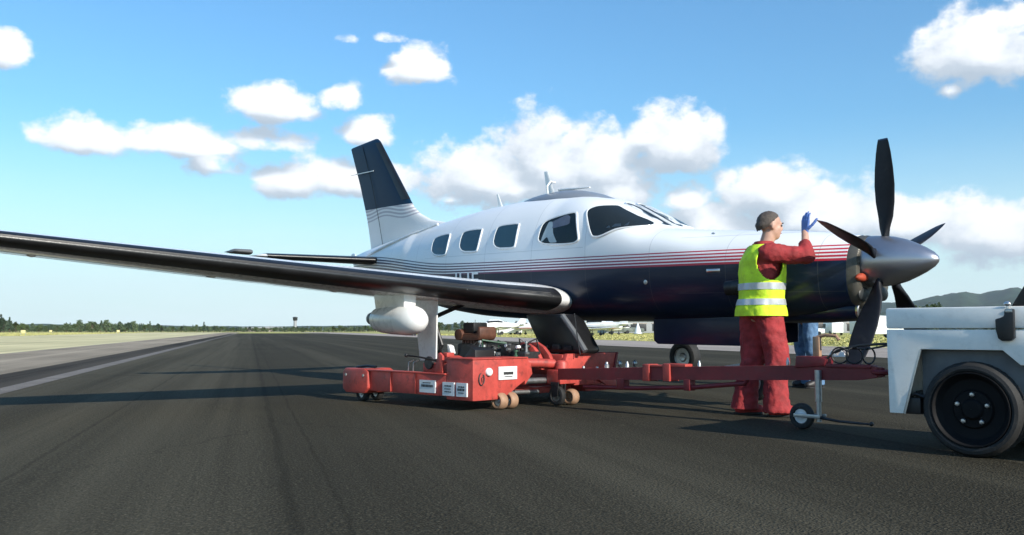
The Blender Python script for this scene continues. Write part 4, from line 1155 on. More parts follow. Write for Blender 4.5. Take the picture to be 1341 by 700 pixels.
mb = MB(); mb.lathe([(.06, .018), (.40, .018)], 14, 'z', Matrix.Translation((2.57, -.06, 0))); mb.lathe([(.2, .024), (.42, .024)], 14, 'z', Matrix.Translation((2.57, -.06, 0))); jk = bp(mb, 'jack_leg', M['steel'])
mb = MB(); mb.box((2.40, -.11, .085), (2.60, -.098, .112), .004); mb.box((2.40, -.022, .085), (2.60, -.01, .112), .004); bp(mb, 'jockey_fork', M['steel'], jk)
wheel(bp, 'jockey_wheel', (2.44, -.06, .092), .092, .06, jk, M['rubber'], M['sticker'])
mb = MB(); mb.tube([(2.58, -.06, .09), (2.72, -.07, .075), (2.84, -.05, .07), (2.93, -.02, .066)], [.012, .009, .009, .006], 8); mb.ball((2.93, -.02, .068), .016, 10); bp(mb, 'jack_crank', M['dsteel'], jk)
mb = MB(); mb.lathe([(-.03, .035), (.03, .035)], 12, 'z', Matrix.Translation((2.99, 0, .418))); mb.tube([(3.0 + .05 * math.cos(R(a)), .05 * math.sin(R(a)), .418) for a in range(0, 361, 20)], .018, 8); bp(mb, 'tow_eye', M['dred'])
for k in range(3):
    mb = MB(); c = (2.72 + k * .09, -.03 + .03 * k, .525); q = R(20 + 25 * k)
    mb.tube([(c[0] + .055 * math.cos(R(a)) * math.cos(q), c[1] + .055 * math.cos(R(a)) * math.sin(q), c[2] + .055 * math.sin(R(a))) for a in range(0, 361, 20)], .006, 7); bp(mb, 'coiled_hose', M['black'])
mb = MB(); mb.tube([(2.62, -.03, .50), (2.70, -.02, .56), (2.85, .0, .595), (3.05, .02, .61), (3.2, .03, .61)], .009, 7); mb.tube([(2.64, .0, .53), (2.75, .01, .575), (2.9, .02, .57), (3.05, .03, .60)], .007, 7); bp(mb, 'hose', M['black'])
for x in (2.63, 2.70):
    mb = MB(); mb.prism([(x, .515), (x + .07, .515), (x + .03, .56)], -.03, -.015, 'y', .002); bp(mb, 'reflector', M['sticker'])

# ------------------------------------------------------------------ grey tow tug
tug = empty('tow_tug', (2.55, 5.09, 0), (0, 0, R(-45)))
tag(tug, 'grey airport tow tug with black wheel and rubber bonnet latch at the right edge', 'tug')
def tp(mb, name, m, parent=None, smooth=35): return mb.build(name, m, parent or tug, smooth)
WD = 1.06
side_poly = [(-.478, .703), (-.472, .217), (-.392, .217), (-.285, .59), (.152, .59), (.238, .512), (.60, .512), (.60, .703)]
mb = MB(); mb.prism(side_poly, 0, .03, 'y', .006); mb.prism(side_poly, WD - .03, WD, 'y', .006)
mb.box((-.478, .03, .25), (-.44, WD - .03, .70), .006); mb.box((-.44, .03, .60), (.60, WD - .03, .66), .004)
body = tp(mb, 'body', M['tug'])
mb = MB(); mb.box((-.480, -.003, .709), (.60, WD + .003, .829), .014); hood = tp(mb, 'hood', M['tug'])
mb = MB(); mb.box((-.30, .06, .20), (.24, .09, .588), .004); mb.box((-.44, .06, .22), (-.30, .2, .30), .01); mb.box((-.40, .2, .2), (1.6, WD - .2, .34), .01); mb.box((.24, .06, .20), (.62, .09, .50), .004); mb.box((-.3, WD - .09, .20), (.24, WD - .06, .588), .004); tp(mb, 'fender_liner', M['tugdark'])
mb = MB(); mb.box((-.40, .02, .215), (-.30, .10, .31), .01); mb.tube([(-.39, .04, .31), (-.33, .04, .33), (-.28, .05, .31)], .012, 8); tp(mb, 'step_bracket', M['black'])
mb = MB(); mb.prism([(-.386, .217), (-.378, .217), (-.278, .588), (-.288, .588)], -.004, .0, 'y'); tp(mb, 'arch_lip', M['trim'], body)
# bonnet latch
mb = MB(); mb.prism([(.128, .76), (.150, .765), (.172, .775), (.178, .815), (.222, .815), (.222, .66), (.205, .643), (.16, .640), (.140, .655), (.130, .70)], -.034, -.002, 'y', .008); la = tp(mb, 'hood_latch', M['black'], hood)
mb = MB(); mb.ball((.188, -.012, .842), (.019, .016, .014), 12); mb.tube([(.188, -.012, .80), (.188, -.012, .835)], .008, 8); lk = tp(mb, 'latch_knob', M['trim'], body)
mb = MB(); mb.box((.182, -.036, .795), (.218, -.0335, .812), .002); tp(mb, 'latch_clip', M['steel'], body)
# cockpit, seat, rear deck and rear wheel beyond the frame
mb = MB(); mb.box((.60, .03, .30), (1.25, WD - .03, .34), .01); mb.box((1.25, .0, .30), (1.75, WD, .62), .02); mb.box((.602, 0, .30), (1.24, .03, .40), .006); mb.box((.602, WD - .03, .30), (1.24, WD, .40), .006); tp(mb, 'rear_deck', M['tug'])
mb = MB(); mb.prism([(.196, .829), (.36, .829), (.48, 1.16), (.41, 1.18)], .012, .90, 'y', .012); tp(mb, 'dashboard_cowl', M['black'])
mb = MB(); mb.box((.82, .25, .36), (1.2, .8, .56), .05); mb.prism([(1.12, .54), (1.24, .54), (1.34, 1.0), (1.24, 1.02)], .25, .8, 'y', .03); tp(mb, 'seat', M['black'])
mb = MB(); mb.tube([(.72 + .06 * math.cos(R(a)), .52 + .17 * math.cos(R(a + 90)), .95 + .15 * math.cos(R(a))) for a in range(0, 361, 15)], .014, 8); mb.tube([(.5, .52, .75), (.72, .52, .95)], .02, 8); tp(mb, 'steering_wheel', M['black'])
def tug_wheel(x, y, s):
    T = Matrix.Translation((x, y, .262)) @ (Matrix() if s > 0 else Matrix.Rotation(PI, 4, 'Z'))
    mb = MB(); mb.lathe([(.01, .205), (-.004, .212), (-.010, .225), (-.006, .243), (.012, .256), (.03, .262), (.16, .262), (.185, .25), (.195, .22), (.18, .19)], 72, 'y', T, cap=False)
    w = tp(mb, 'wheel', M['rubber'])
    mb = MB()
    for k in range(36):
        a = 2 * PI * k / 36; Q = T @ Matrix.Rotation(a, 4, 'Y'); mb.box((-.012, .035, .257), (.012, .16, .2635), 0, Q)
    tp(mb, 'tread', M['rubber'], w)
    mb = MB(); mb.lathe([(.012, .206), (-.006, .204), (-.009, .198), (.0, .192), (.03, .18), (.045, .165), (.05, .11), (.035, .10), (.03, .06), (.02, .055), (.012, .045), (.01, .002)], 56, 'y', T, cap=False); tp(mb, 'rim', M['rim'], w)
    mb = MB(); mb.lathe([(-.0095, .2065), (-.0125, .205), (-.0125, .200), (-.0095, .1985)], 56, 'y', T, cap=False); tp(mb, 'rim_edge', M['rim'], w)
    for k in range(5):
        a = 2 * PI * k / 5 + .3; c = T @ Matrix.Translation((.082 * math.cos(a), 0, .082 * math.sin(a)))
        mb = MB(); mb.lathe([(.034, .014), (.022, .014), (.018, .010), (.017, .001)], 6, 'y', c); tp(mb, 'lug_nut', M['trim'], w)
tug_wheel(-.02, -.01, 1); tug_wheel(-.02, WD + .01, -1); tug_wheel(1.45, -.01, 1); tug_wheel(1.45, WD + .01, -1)
mb = MB(); mb.tube([(-.02, .1, .262), (-.02, WD - .1, .262)], .04, 10); mb.tube([(1.45, .1, .262), (1.45, WD - .1, .262)], .04, 10); tp(mb, 'axle', M['dsteel'])
mb = MB(); mb.box((-.56, .45, .36), (-.47, .62, .40), .006); mb.box((-.56, .45, .45), (-.47, .62, .49), .006); mb.lathe([(.33, .015), (.53, .015)], 10, 'z', Matrix.Translation((-.53, .535, 0))); tp(mb, 'hitch', M['dsteel'])

# ------------------------------------------------------------------ people
def wrinkle(mb, amp, sc, seed, squash=(1, 1, 1)):
    me = bpy.data.meshes.new('t'); me.from_pydata(mb.v, [], mb.f); bm = bmesh.new(); bm.from_mesh(me); bmesh.ops.recalc_face_normals(bm, faces=bm.faces[:]); bm.normal_update()
    out = []
    for v in bm.verts:
        p = Vector((v.co.x * squash[0], v.co.y * squash[1], v.co.z * squash[2])) * sc + Vector((seed, seed * 2, 0))
        d = mnoise.noise(p) * .7 + (abs(mnoise.noise(p * 2.1)) - .3) * .6
        out.append(tuple(v.co + v.normal * d * amp))
    bm.free(); bpy.data.meshes.remove(me)
    mb.v = out; return mb
def ell(c, rx, ry, n=28, yaw=0, p=2.3):
    out = []
    for j in range(n):
        a = 2 * PI * j / n; x = math.copysign(abs(math.cos(a)) ** (2 / p), math.cos(a)) * rx; y = math.copysign(abs(math.sin(a)) ** (2 / p), math.sin(a)) * ry
        out.append((c[0] + x * math.cos(yaw) - y * math.sin(yaw), c[1] + x * math.sin(yaw) + y * math.cos(yaw), c[2]))
    return out
def hand_mb(wrist, up, palm_n, L=.185, curl=(.15, .2, .25, .3), side_=1):
    """palm and five unequal fingers; up = finger direction, palm_n = palm normal"""
    wv = Vector(wrist); u = Vector(up).normalized(); n = Vector(palm_n); n = (n - u * n.dot(u)).normalized(); s = u.cross(n) * side_
    mb = MB()
    for k in (-1.5, -.5, .5, 1.5):
        mb.capsule(wv - u * .01 + s * k * .010, wv + u * (.098 - .006 * abs(k)) + s * k * .0175, .016, .0125, 10, 3)
    for k, (ln, cu) in enumerate(zip((.072, .082, .076, .058), curl)):
        q = (k - 1.5); b = wv + u * (.094 - .006 * abs(q)) + s * q * .018; d = (u + s * q * .015).normalized(); rr = .0095 - .0008 * abs(q)
        p = b
        for f in (.45, .32, .23):
            nx = p + d * ln * f; mb.capsule(p, nx, rr, rr * .93, 9, 3); p = nx; rr *= .93; d = (d * math.cos(cu) + n * math.sin(cu)).normalized()
    t = wv + u * .025 - s * .034; d = (u * .75 - s * .6 + n * .25).normalized()
    for f in (.042, .032, .026):
        nx = t + d * f; mb.capsule(t, nx, .0125, .0105, 9, 3); t = nx; d = (d + u * .35 + n * .2).normalized()
    return remesh(mb, .0035, 3)
def head_parts(mb, c, yaw, tilt=0):
    """head shapes appended to the body before the skin is grown; c = head centre"""
    T = Matrix.Translation(c) @ Matrix.Rotation(yaw, 4, 'Z') @ Matrix.Rotation(tilt, 4, 'Y')
    def b(p, r, n=16): mb.ball(p, r, n, T)
    b((-.012, 0, .03), (.098, .076, .088)); b((.025, 0, -.03), (.068, .062, .085)); b((.045, 0, -.075), (.042, .046, .040))
    b((.088, 0, -.01), (.022, .013, .024)); b((.098, 0, -.022), (.014, .016, .012)); b((.075, 0, .022), (.022, .05, .016)); b((.078, 0, -.055), (.016, .026, .010))
    for s in (-1, 1):
        b((-.005, s * .078, -.008), (.018, .010, .032)); b((.05, s * .035, -.02), (.03, .025, .03))
    return T
def face_parts(T, root, hairm, short=.75):
    def P(mb, nm, m): 
        return mb.build(nm, m, root, 60)
    for s in (-1, 1):
        mb = MB(); mb.ball((.083, s * .030, .004), (.010, .013, .007), 10, T); P(mb, 'eye', M['wshield'])
        mb = MB(); mb.ball((.092, s * .033, .026), (.007, .020, .005), 10, T); P(mb, 'eyebrow', hairm)
    mb = MB(); mb.ball((.091, 0, -.056), (.006, .022, .004), 10, T); P(mb, 'mouth', M['rboot'])
    hm = MB(); n = 48; rings_ = []
    for i in range(23):
        t = i / 22 * R(150)
        row = []
        for j in range(n):
            a = 2 * PI * j / n; f = math.cos(a)      # f=1 at the face
            lim = R(112 + 34 * max(0, -f) ** 1.2 - 58 * max(0, f) ** .6); tt = min(t, lim); e_ = max(0, (t - lim * .8) / (lim * .2)); e_ = min(1, e_)
            rx, ry, rz = .1025 - .010 * e_, .0805 - .009 * e_, .093 - .006 * e_ + .016 * max(0, -f) * max(0, -math.cos(tt))
            w = 1 + .03 * mnoise.noise(Vector((math.cos(a) * 5, math.sin(a) * 5, t * 6)))
            sn = math.sin(tt) if tt < PI / 2 else 1 + max(0, -f) * .10 * min(1, (tt - PI / 2) / .4) - (.30 - .16 * max(0, -f)) * ((tt - PI / 2) / R(60)) ** 2
            w *= 1 + .05 * mnoise.noise(Vector((math.cos(a) * 14, math.sin(a) * 14, t * 17)))
            tt = tt * (1 + .06 * e_ * mnoise.noise(Vector((math.cos(a) * 9, math.sin(a) * 9, 3.3))))
            row.append((-.014 + rx * w * sn * math.cos(a), ry * w * sn * math.sin(a), .03 + rz * w * math.cos(tt)))
        rings_.append(row)
    hm.rings(rings_, cap=False, M=T); P(hm, 'hair', hairm)
    return T

def person(name, label, J, cfg):
    """J: joints in world metres; body is one grown skin, clothes are children"""
    base = Vector((J['hipR'][0] * .5 + J['hipL'][0] * .5, J['hipR'][1] * .5 + J['hipL'][1] * .5, 0))
    root = empty(name, base); tag(root, label, 'person')
    V = {k: Vector(v) for k, v in J.items()}
    def P(mb, nm, m, smooth=60, parent=None): 
        return mb.build(nm, m, parent or root, smooth, shift=base)
    yaw = cfg['yaw']; hy = cfg.get('head_yaw', yaw)
    fwd = Vector((math.cos(yaw), math.sin(yaw), 0))
    b = MB()
    T = head_parts(b, V['head'], hy, cfg.get('tilt', 0))
    pel = (V['hipR'] + V['hipL']) / 2; sh = (V['shR'] + V['shL']) / 2
    b.capsule(V['neck'] - Vector((0, 0, .06)), V['head'] - Vector((0, 0, .06)) - fwd * .01, .062, .056)
    b.capsule(V['shR'], V['shL'], .065, .065); b.capsule(sh - Vector((0, 0, .12)), pel + Vector((0, 0, .18)), .125, .115, 16); b.capsule(pel + Vector((0, 0, .2)), pel, .115, .12, 16)
    for s in 'RL':
        b.capsule(V['sh' + s], V['el' + s], .052, .042); b.capsule(V['el' + s], V['wr' + s], .042, .029)
        b.capsule(V['hip' + s] + Vector((0, 0, .03)), V['kn' + s], .085, .056); b.capsule(V['kn' + s], V['an' + s], .056, .038)
        b.capsule(V['an' + s] - Vector((0, 0, .03)), V['toe' + s], .036, .028)
    body = P(remesh(b, .0095, 4), 'body', M['skin'], 80)
    Tl = Matrix.Translation(-base) @ T
    face_parts(Tl, root, cfg['hair'])
    # hands
    for s in 'RL':
        hd = cfg['hand' + s]
        h = hand_mb(V['wr' + s] + Vector(hd[0]).normalized() * .01, hd[0], hd[1], side_=1 if s == 'R' else -1, curl=hd[2])
        P(h, 'hand', cfg['glove'], 80)
    # trousers
    def limb(pts, n=24):
        """pts: (centre, rx, ry) rings from hip down"""
        return [ell(c, rx, ry, n, yaw) for c, rx, ry in pts]
    t = MB()
    for s in 'RL':
        h, k, a = V['hip' + s], V['kn' + s], V['an' + s]
        w = cfg['leg']
        pts = []
        for f in range(9):
            q = f / 8; pts.append((h.lerp(k, q) + Vector((0, 0, .07 * (1 - q))), (.106 - .023 * q) * w, (.106 - .026 * q) * w))
        for f in range(1, 10):
            q = f / 9; c = k.lerp(a, q) - Vector((0, 0, .05 * q)) - fwd * .012 * math.sin(PI * q); fl = .083 - .012 * math.sin(PI * q * .9) + .006 * q
            pts.append((c, fl * w + cfg.get('flare', 0) * q, (fl - .002) * w + cfg.get('flare', 0) * q))
        t.rings(limb(pts))
    t.rings([ell(pel + Vector((0, 0, z)), rx, ry, 28, yaw) for z, rx, ry in ((-.07, .10, .14), (-.02, .14, .175), (.06, .135, .17), (.14, .125, .16), (.22, .12, .155))])
    tr = wrinkle(remesh(t, .012, 5), .020, 7.5, 3.3, (1, 1, .8)); tr = wrinkle(tr, .008, 22, 8.1)
    P(tr, 'trousers', cfg['trousers'], 80)
    # upper garment with sleeves
    u = MB()
    lean = sh - pel
    prof = [(.02, .12, .15), (.08, .132, .165), (.18, .132, .165), (.30, .14, .18), (.40, .145, .195), (lean.z - .02, .125, .195), (lean.z + .035, .095, .15), (lean.z + .075, .068, .075), (lean.z + .10, .066, .066)]
    u.rings([ell(pel + Vector((lean.x * min(1, z / lean.z), lean.y * min(1, z / lean.z), z)), rx, ry, 28, yaw) for z, rx, ry in prof])
    for s in 'RL':
        e, wv = V['el' + s], V['wr' + s]; roll = cfg.get('roll' + s, .92)
        u.capsule(V['sh' + s] - Vector((0, 0, .0)), e, .088, .070, 16); u.capsule(e, e.lerp(wv, roll), .070, .056, 16)
    up = wrinkle(remesh(u, .012, 4), .016, 9, 5.7); up = wrinkle(up, .007, 24, 2.2)
    P(up, 'coverall_top' if cfg.get('vest') else 'jacket', cfg['top'], 80)
    mb = MB(); mb.rings([ell(V['neck'] + Vector((0, 0, z)) , r, r, 20, yaw) for z, r in ((-.05, .085), (.0, .082), (.03, .078), (.035, .07), (.0, .066))], cap=False); P(mb, 'collar', cfg['top'])
    # shoes
    for s in 'RL':
        a, to = V['an' + s], V['toe' + s]; d = (to - a); d.z = 0; d.normalize(); n = d.cross(Vector((0, 0, 1)))
        mb = MB()
        mb.capsule(a + Vector((0, 0, .04)), a - Vector((0, 0, .025)), .058, .05, 14); 
        mb.capsule(a - d * .03 + Vector((0, 0, .045 - a.z)), to + Vector((0, 0, .042 - to.z)), .046, .042, 14); mb.capsule(a + d * .03 + Vector((0, 0, .075 - a.z)), to - d * .03 + Vector((0, 0, .05 - to.z)), .045, .042, 14)
        sm = remesh(mb, .008, 4); sm.v = [(x, y, max(z, .014)) for x, y, z in sm.v]
        so_ = P(sm, 'shoe', cfg['shoe'], 60)
        mb = MB(); pr = [(a - d * .075 + n * .03), (a - d * .075 - n * .03), (a + d * .06 - n * .042), (to - n * .042), (to + d * .038 - n * .02), (to + d * .038 + n * .02), (to + n * .042), (a + d * .06 + n * .042)]
        mb.prism([(p.x, p.y) for p in pr], .002, .02, 'z', .003); P(mb, 'sole', M['rubber'], 40, None)
    if cfg.get('vest'):
        vm = MB(); n = 112; rr = []
        vz = [.815, .83, .87, .92, .97, 1.02, 1.07, 1.12, 1.17, 1.22, 1.27, 1.31, 1.345, 1.375, 1.40]
        def vr(z):
            tab = [(.80, .196, .222), (.87, .190, .216), (.97, .170, .205), (1.07, .174, .212), (1.17, .174, .216), (1.27, .166, .218), (1.33, .142, .210), (1.37, .115, .175), (1.41, .085, .115)]
            for a, b_ in zip(tab[:-1], tab[1:]):
                if z <= b_[0]:
                    q = (z - a[0]) / (b_[0] - a[0]); return a[1] + (b_[1] - a[1]) * q, a[2] + (b_[2] - a[2]) * q
            return tab[-1][1:]
        def vc(z): q = min(1, max(0, (z - pel.z) / lean.z)); return pel + lean * q + cfg['voff']
        fine = []
        for i in range(len(vz) - 1):
            for k in range(7): fine.append(vz[i] + (vz[i + 1] - vz[i]) * k / 7)
        fine.append(vz[-1])
        def row(z, off=0):
            rx, ry = vr(z); c = vc(z); out = []
            for (x, y, _z) in ell((c.x, c.y, z), rx + off, ry + off, n, yaw, 2.2):
                q = Vector((x - c.x, y - c.y, 0)); f = 1.01 + .085 * mnoise.noise(Vector((x * 9, y * 9, z * 5))) + .025 * mnoise.noise(Vector((x * 25, y * 25, z * 14 + 4)))
                out.append((c.x + q.x * f, c.y + q.y * f, z))
            return out
        rows = [row(z) for z in fine]
        n_r = len(rows); vs = [p for r in rows for p in r]; fs = []
        arm = [V['shR'] + Vector((0, 0, -.08)), V['shL'] + Vector((0, 0, -.08))]
        for i in range(n_r - 1):
            for j in range(n):
                k = (j + 1) % n; ids = [i * n + j, i * n + k, (i + 1) * n + k, (i + 1) * n + j]
                c = sum((Vector(vs[q]) for q in ids), Vector()) / 4
                skip = False
                for a_ in arm:
                    dq = c - a_; al = dq.dot(fwd); sd = abs((c - vc(c.z)).dot(Vector((-fwd.y, fwd.x, 0))))
                    if sd > .12 and (al / .105) ** 2 + (dq.z / .14) ** 2 < 1: skip = True
                if not skip: fs.append(ids)
        vm.add(vs, fs)
        ve = P(vm, 'safety_vest', M['hivis'], 80)
        so2 = ve.modifiers.new('thick', 'SOLIDIFY'); so2.thickness = .006; so2.offset = 1
        for z0, z1 in ((1.03, 1.085), (.905, .955)):
            mb = MB(); mb.rings([row(z0, .006), row(z0, .0105), row((z0 + z1) / 2, .0105), row(z1, .0105), row(z1, .006)], cap=False); P(mb, 'reflective_band', M['reflect'], 60, None)
    return root

RH = (2.09, 7.53, .86); LH = (2.03, 7.70, .86)
J = dict(head=(2.150, 7.585, 1.565), neck=(2.095, 7.59, 1.40), shR=(2.09, 7.44, 1.325), shL=(2.06, 7.77, 1.33),
         elR=(2.385, 7.40, 1.305), wrR=(2.425, 7.55, 1.505), elL=(2.31, 7.86, 1.25), wrL=(2.50, 7.80, 1.33),
         hipR=RH, hipL=LH, knR=(2.165, 7.50, .46), anR=(2.145, 7.47, .085), toeR=(2.285, 7.46, .035),
         knL=(2.02, 7.70, .45), anL=(1.93, 7.70, .095), toeL=(2.06, 7.72, .035))
man = person('person', 'person in yellow hi-vis vest and red coverall with one blue gloved hand raised', J,
             dict(yaw=R(6), head_yaw=R(4), tilt=R(4), hair=M['hair'], glove=M['glove'], trousers=M['coverall'], top=M['coverall'], shoe=M['rboot'], leg=1.18, flare=.014, vest=True, voff=Vector((.008, 0, 0)), rollR=.42, rollL=.85,
                  handR=((.10, .05, 1), (.7, .6, 0), (.28, .34, .4, .46)), handL=((1, -.1, .35), (0, -.6, -.6), (.4, .5, .55, .6))))
X2, Y2 = 3.58, 11.2
J2 = dict(head=(X2 - .05, Y2, 1.62), neck=(X2 - .02, Y2, 1.46), shR=(X2 + .03, Y2 - .2, 1.38), shL=(X2 - .05, Y2 + .2, 1.38),
          elR=(X2 - .02, Y2 - .26, 1.10), wrR=(X2 - .18, Y2 - .20, .92), elL=(X2 - .12, Y2 + .24, 1.1), wrL=(X2 - .28, Y2 + .15, .95),
          hipR=(X2 + .02, Y2 - .09, .88), hipL=(X2 - .02, Y2 + .09, .88), knR=(X2 + .03, Y2 - .11, .48), anR=(X2 + .10, Y2 - .10, .09), toeR=(X2 - .03, Y2 - .14, .035),
          knL=(X2 - .02, Y2 + .12, .47), anL=(X2 + .02, Y2 + .14, .09), toeL=(X2 - .10, Y2 + .12, .035))
person('person', 'person in blue jeans and dark shoes standing behind the aircraft nose', J2,
       dict(yaw=R(190), head_yaw=R(190), hair=M['hair2'], glove=M['skin'], trousers=M['jeans'], top=M['jacket'], shoe=M['shoe'], leg=.98,
            handR=((-.8, .1, -.6), (0, 1, .2), (.3, .35, .4, .45)), handL=((-.8, -.1, -.6), (0, -1, .2), (.3, .35, .4, .45))))

# ------------------------------------------------------------------ far background: parked aircraft, vans, buildings
def at(px, d): return ((px - 670.5) / 1200 * d, d, 0)
def small_plane(loc, yaw, s, label, stripe):
    t = empty('parked_aircraft', loc, (0, 0, R(yaw))); t.scale = (s, s, s); tag(t, label, 'airplane', 'parked aircraft across the grass')
    def P(mb, nm, m, par=None): return mb.build(nm, m, par or t, 40)
    mb = MB(); mb.rings([ell((0, 0, 0), 1, 1, 16) and [(x, w * math.cos(a), z + h * math.sin(a)) for a in [2 * PI * j / 16 for j in range(16)]] for x, w, h, z in ((2.6, .25, .28, 1.15), (2.3, .42, .42, 1.15), (1.4, .52, .55, 1.2), (.8, .56, .78, 1.4), (-.6, .54, .75, 1.42), (-1.6, .38, .48, 1.3), (-4.2, .08, .14, 1.45))]); fu = P(mb, 'fuselage', M['white'])
    mb = MB(); mb.rings([[(x, w * math.cos(a), z + h * math.sin(a)) for a in [2 * PI * j / 16 for j in range(16)]] for x, w, h, z in ((1.15, .53, .2, 1.75), (.7, .575, .24, 1.8), (-.5, .56, .24, 1.82), (-1.0, .48, .15, 1.78))]); P(mb, 'window_band', M['wshield'], fu)
    mb = MB(); mb.box((2.0, -.56, 1.02), (-2.2, .56, 1.10), .02); P(mb, 'stripe', stripe, fu)
    mb = MB(); mb.rings([[(.9 - k, y, z + h) for k, h in ((0, 0), (.4, .09), (1.3, .02), (.5, -.06))] for y, z in ((-5.2, 1.15), (0, .9), (5.2, 1.15))]); P(mb, 'wing', M['white'])
    mb = MB(); mb.prism([(-3.1, 1.5), (-4.4, 1.5), (-4.6, 2.75), (-4.1, 2.75)], -.04, .04, 'y', .01); P(mb, 'fin', M['white'])
    mb = MB(); mb.box((-4.4, -1.7, 1.46), (-3.6, 1.7, 1.54), .02); P(mb, 'tailplane', M['white'])
    for x, y in ((2.0, 0), (-.1, -1.3), (-.1, 1.3)):
        mb = MB(); mb.tube([(x, y, .9), (x, y, .2)], .05, 6); mb.lathe([(-.08, .05), (-.08, .2), (.08, .2), (.08, .05)], 14, 'y', Matrix.Translation((x, y, .2))); P(mb, 'wheel', M['black'])
    mb = MB(); mb.box((2.78, -.06, .2), (2.82, .06, 2.1), .01); mb.lathe([(2.6, .22), (2.9, .12), (3.0, .01)], 14, 'x', Matrix.Translation((0, 0, 1.15))); P(mb, 'propeller', M['black'])
small_plane(at(780, 118), 150, 1.0, 'small white parked aircraft across the grass left of the nose gear doors', M['navy'])
small_plane(at(796, 140), 25, .95, 'small white parked aircraft beside the grey trucks beyond the grass', M['red'])
small_plane(at(648, 125), 200, 1.0, 'small white parked aircraft seen under the wing left of the black support', M['navy'])
small_plane(at(684, 140), 160, .95, 'small white parked aircraft seen under the wing beside the black support', M['red'])
small_plane(at(760, 110), 95, .9, 'white parked aircraft facing the runway just right of the black support', M['navy'])
def van(loc, yaw, s, label, paint, cat='van', high=True):
    t = empty('parked_van' if cat == 'van' else 'parked_truck', loc, (0, 0, R(yaw))); t.scale = (s, s, s); tag(t, label, cat, 'vehicles parked on the far apron')
    def P(mb, nm, m, par=None): return mb.build(nm, m, par or t, 35)
    mb = MB(); mb.prism([(-2.4, .35), (2.4, .35), (2.45, .9), (2.1, 1.05), (1.5, 1.95 if high else 1.5), (-2.3, 2.0 if high else 1.1), (-2.42, 1.8 if high else 1.0)], -.9, .9, 'y', .06); b = P(mb, 'body', paint)
    mb = MB(); mb.prism([(2.06, 1.12), (1.55, 1.80 if high else 1.4), (.4, 1.80 if high else 1.4), (.4, 1.12)], -.912, .912, 'y', .01); P(mb, 'window', M['wshield'], b)
    mb = MB(); mb.box((2.40, -.75, .6), (2.47, -.45, .78), .02); P(mb, 'headlight', M['lampglass'], b)
    mb = MB(); mb.box((2.40, .45, .6), (2.47, .75, .78), .02); P(mb, 'headlight', M['lampglass'], b)
    for x in (-1.5, 1.5):
        for y in (-.85, .85):
            mb = MB(); mb.lathe([(-.12, .1), (-.12, .34), (.12, .34), (.12, .1)], 16, 'y', Matrix.Translation((x, y, .34))); P(mb, 'wheel', M['black'])
M['tgreen'] = mat('grey_green_truck_paint', (.13, .15, .13), .5)
van(at(810, 175), 5, 1.0, 'grey green truck beyond the grass between the parked aircraft and nose gear doors', M['tgreen'], 'truck')
van(at(828, 185), 175, .95, 'low grey green pickup truck nearest the nose gear doors', M['tgreen'], 'truck', False)
van(at(1058, 120), 170, .8, 'white low car parked beyond the jeans of the far person', M['white'], 'car', False)
van(at(1089, 130), 90, .9, 'white van parked end on right of the person in jeans', M['white'])
van(at(1150, 82), 15, 1.0, 'large white van parked between the lower blade and the tug', M['white'])
van(at(666, 140), 12, .8, 'white van seen through the gap under the wing', M['white'])
def cone(loc):
    t = empty('marker_cone', loc); tag(t, 'small white cone marker standing beyond the grass near the trucks', 'marker')
    mb = MB(); mb.lathe([(0, .9), (.08, .9), (.1, .7), (2.0, .08), (2.05, .001)], 16, 'z'); mb.build('cone', M['white'], t, 40)
    mb = MB(); mb.box((-.9, -.9, 0), (.9, .9, .07), .02); mb.build('foot', M['black'], t, 40)
cone(at(835, 170))
def hangar(px, d, w, dep, h, yaw, label, wall, roof):
    t = empty('hangar', at(px, d), (0, 0, R(yaw))); tag(t, label, 'building')
    mb = MB(); mb.box((-w / 2, 0, 0), (w / 2, dep, h), .05); wl = mb.build('wall', wall, t, 30)
    mb = MB(); mb.prism([(-w / 2 - .4, h + .01), (w / 2 + .4, h + .01), (w / 2 + .4, h + .25), (0, h * 1.35), (-w / 2 - .4, h + .25)], -.4, dep + .4, 'y', .03); mb.build('roof', roof, t, 30)
    k = max(3, int(w / 5))
    for i in range(k):
        x = -w / 2 + (i + .5) * w / k
        mb = MB(); mb.box((x - w / k * .36, -.06, h * .15), (x + w / k * .36, .1, h * .75), .02); wn_ = mb.build('window', M['wshield'], t, 30)
        mb = MB(); mb.box((x - w / k * .4, -.1, h * .76), (x + w / k * .4, .05, h * .82), .01); mb.build('lintel', M['conc'], wn_, 30)
M['pinkwall'] = mat('pale_pink_render', (.42, .33, .32), .8); M['greyroof'] = mat('grey_roof_sheet', (.30, .31, .32), .6); M['greywall'] = mat('grey_cladding', (.30, .31, .32), .7)
hangar(334, 420, 13, 10, 1.6, 4, 'low pinkish building with grey roof at the far end of the runway', M['pinkwall'], M['greyroof'])
hangar(354, 460, 8, 8, 2.0, -6, 'small pale building right of the pinkish one at the runway end', M['greywall'], M['greyroof'])
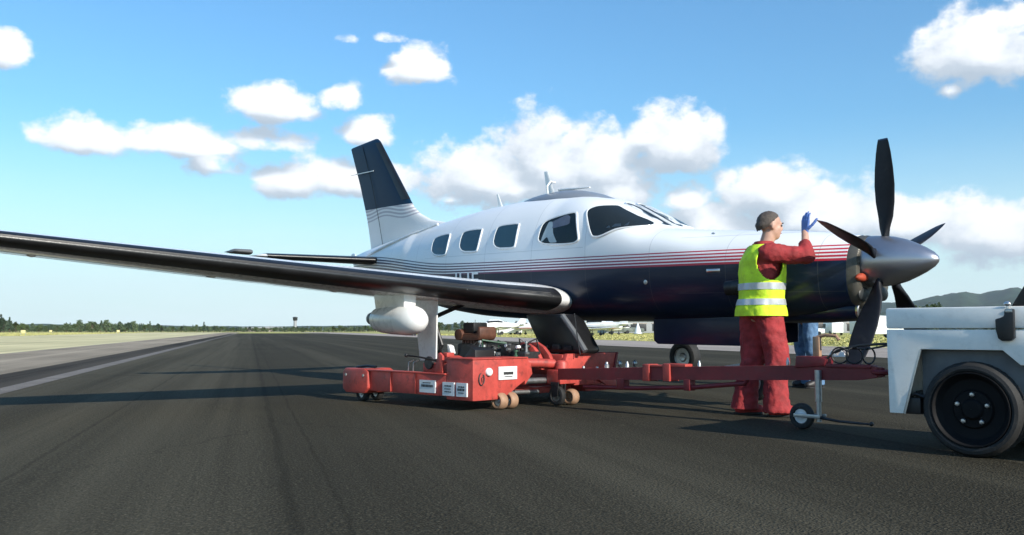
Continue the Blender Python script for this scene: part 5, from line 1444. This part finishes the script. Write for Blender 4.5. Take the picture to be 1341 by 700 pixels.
hangar(850, 230, 22, 12, 3.0, 5, 'long grey hangar far behind the nose gear doors', M['greywall'], M['greyroof'])
hangar(1105, 240, 50, 14, 3.2, 8, 'long pale hangar behind the propeller beyond the apron', M['greywall'], M['greyroof'])
t = empty('control_tower', at(387, 420)); tag(t, 'small dark control tower rising above the trees left of the radar pod', 'tower')
mb = MB(); mb.lathe([(0, .8), (5.0, .7)], 10, 'z'); mb.build('shaft', M['greyroof'], t, 30)
mb = MB(); mb.lathe([(5.0, .7), (5.2, 1.0), (6.3, 1.1), (6.4, 1.15), (6.6, 1.1), (6.8, .3)], 10, 'z'); mb.build('cab', M['wshield'], t, 30)
for px_, d, lab in ((32, 130, 'small pale marker post on the left verge under the wing'), (156, 190, 'small yellow marker post on the far left grass'), (68, 210, 'thin yellow marker post before the left tree belt')):
    t = empty('marker_post', at(px_, d)); tag(t, lab, 'marker')
    mb = MB(); mb.box((-.3, -.05, .25), (.3, .05, .70), .02); mb.build('board', M['yellow'], t, 30)
    mb = MB(); mb.tube([(-.35, 0, -.05), (-.35, 0, .3)], .04, 6); mb.tube([(.35, 0, -.05), (.35, 0, .3)], .04, 6); mb.build('leg', M['steel'], t, 30)

# ------------------------------------------------------------------ haze: thin even air round the whole place
hz = MB(); hz.add([(x, y, z) for x in (-6500, 6500) for y in (-2200, 6500) for z in (-7, 330)], [[0, 1, 3, 2], [4, 6, 7, 5], [0, 4, 5, 1], [2, 3, 7, 6], [0, 2, 6, 4], [1, 5, 7, 3]])
M['haze'] = bpy.data.materials.new('haze'); M['haze'].use_nodes = True
ht = NT(M['haze'].node_tree)
for n in list(ht.n):
    if n.type == 'BSDF_PRINCIPLED': ht.n.remove(n)
pv = ht.node('ShaderNodeVolumePrincipled'); pv.inputs['Color'].default_value = (.86, .91, .97, 1); pv.inputs['Density'].default_value = .00009; pv.inputs['Anisotropy'].default_value = .2
ht.l.new(pv.outputs[0], ht.n['Material Output'].inputs['Volume'])
hzo = hz.build('haze', M['haze'], None, 0)
tag(hzo, 'thin pale haze in the air over the airfield', 'haze', kind='stuff')
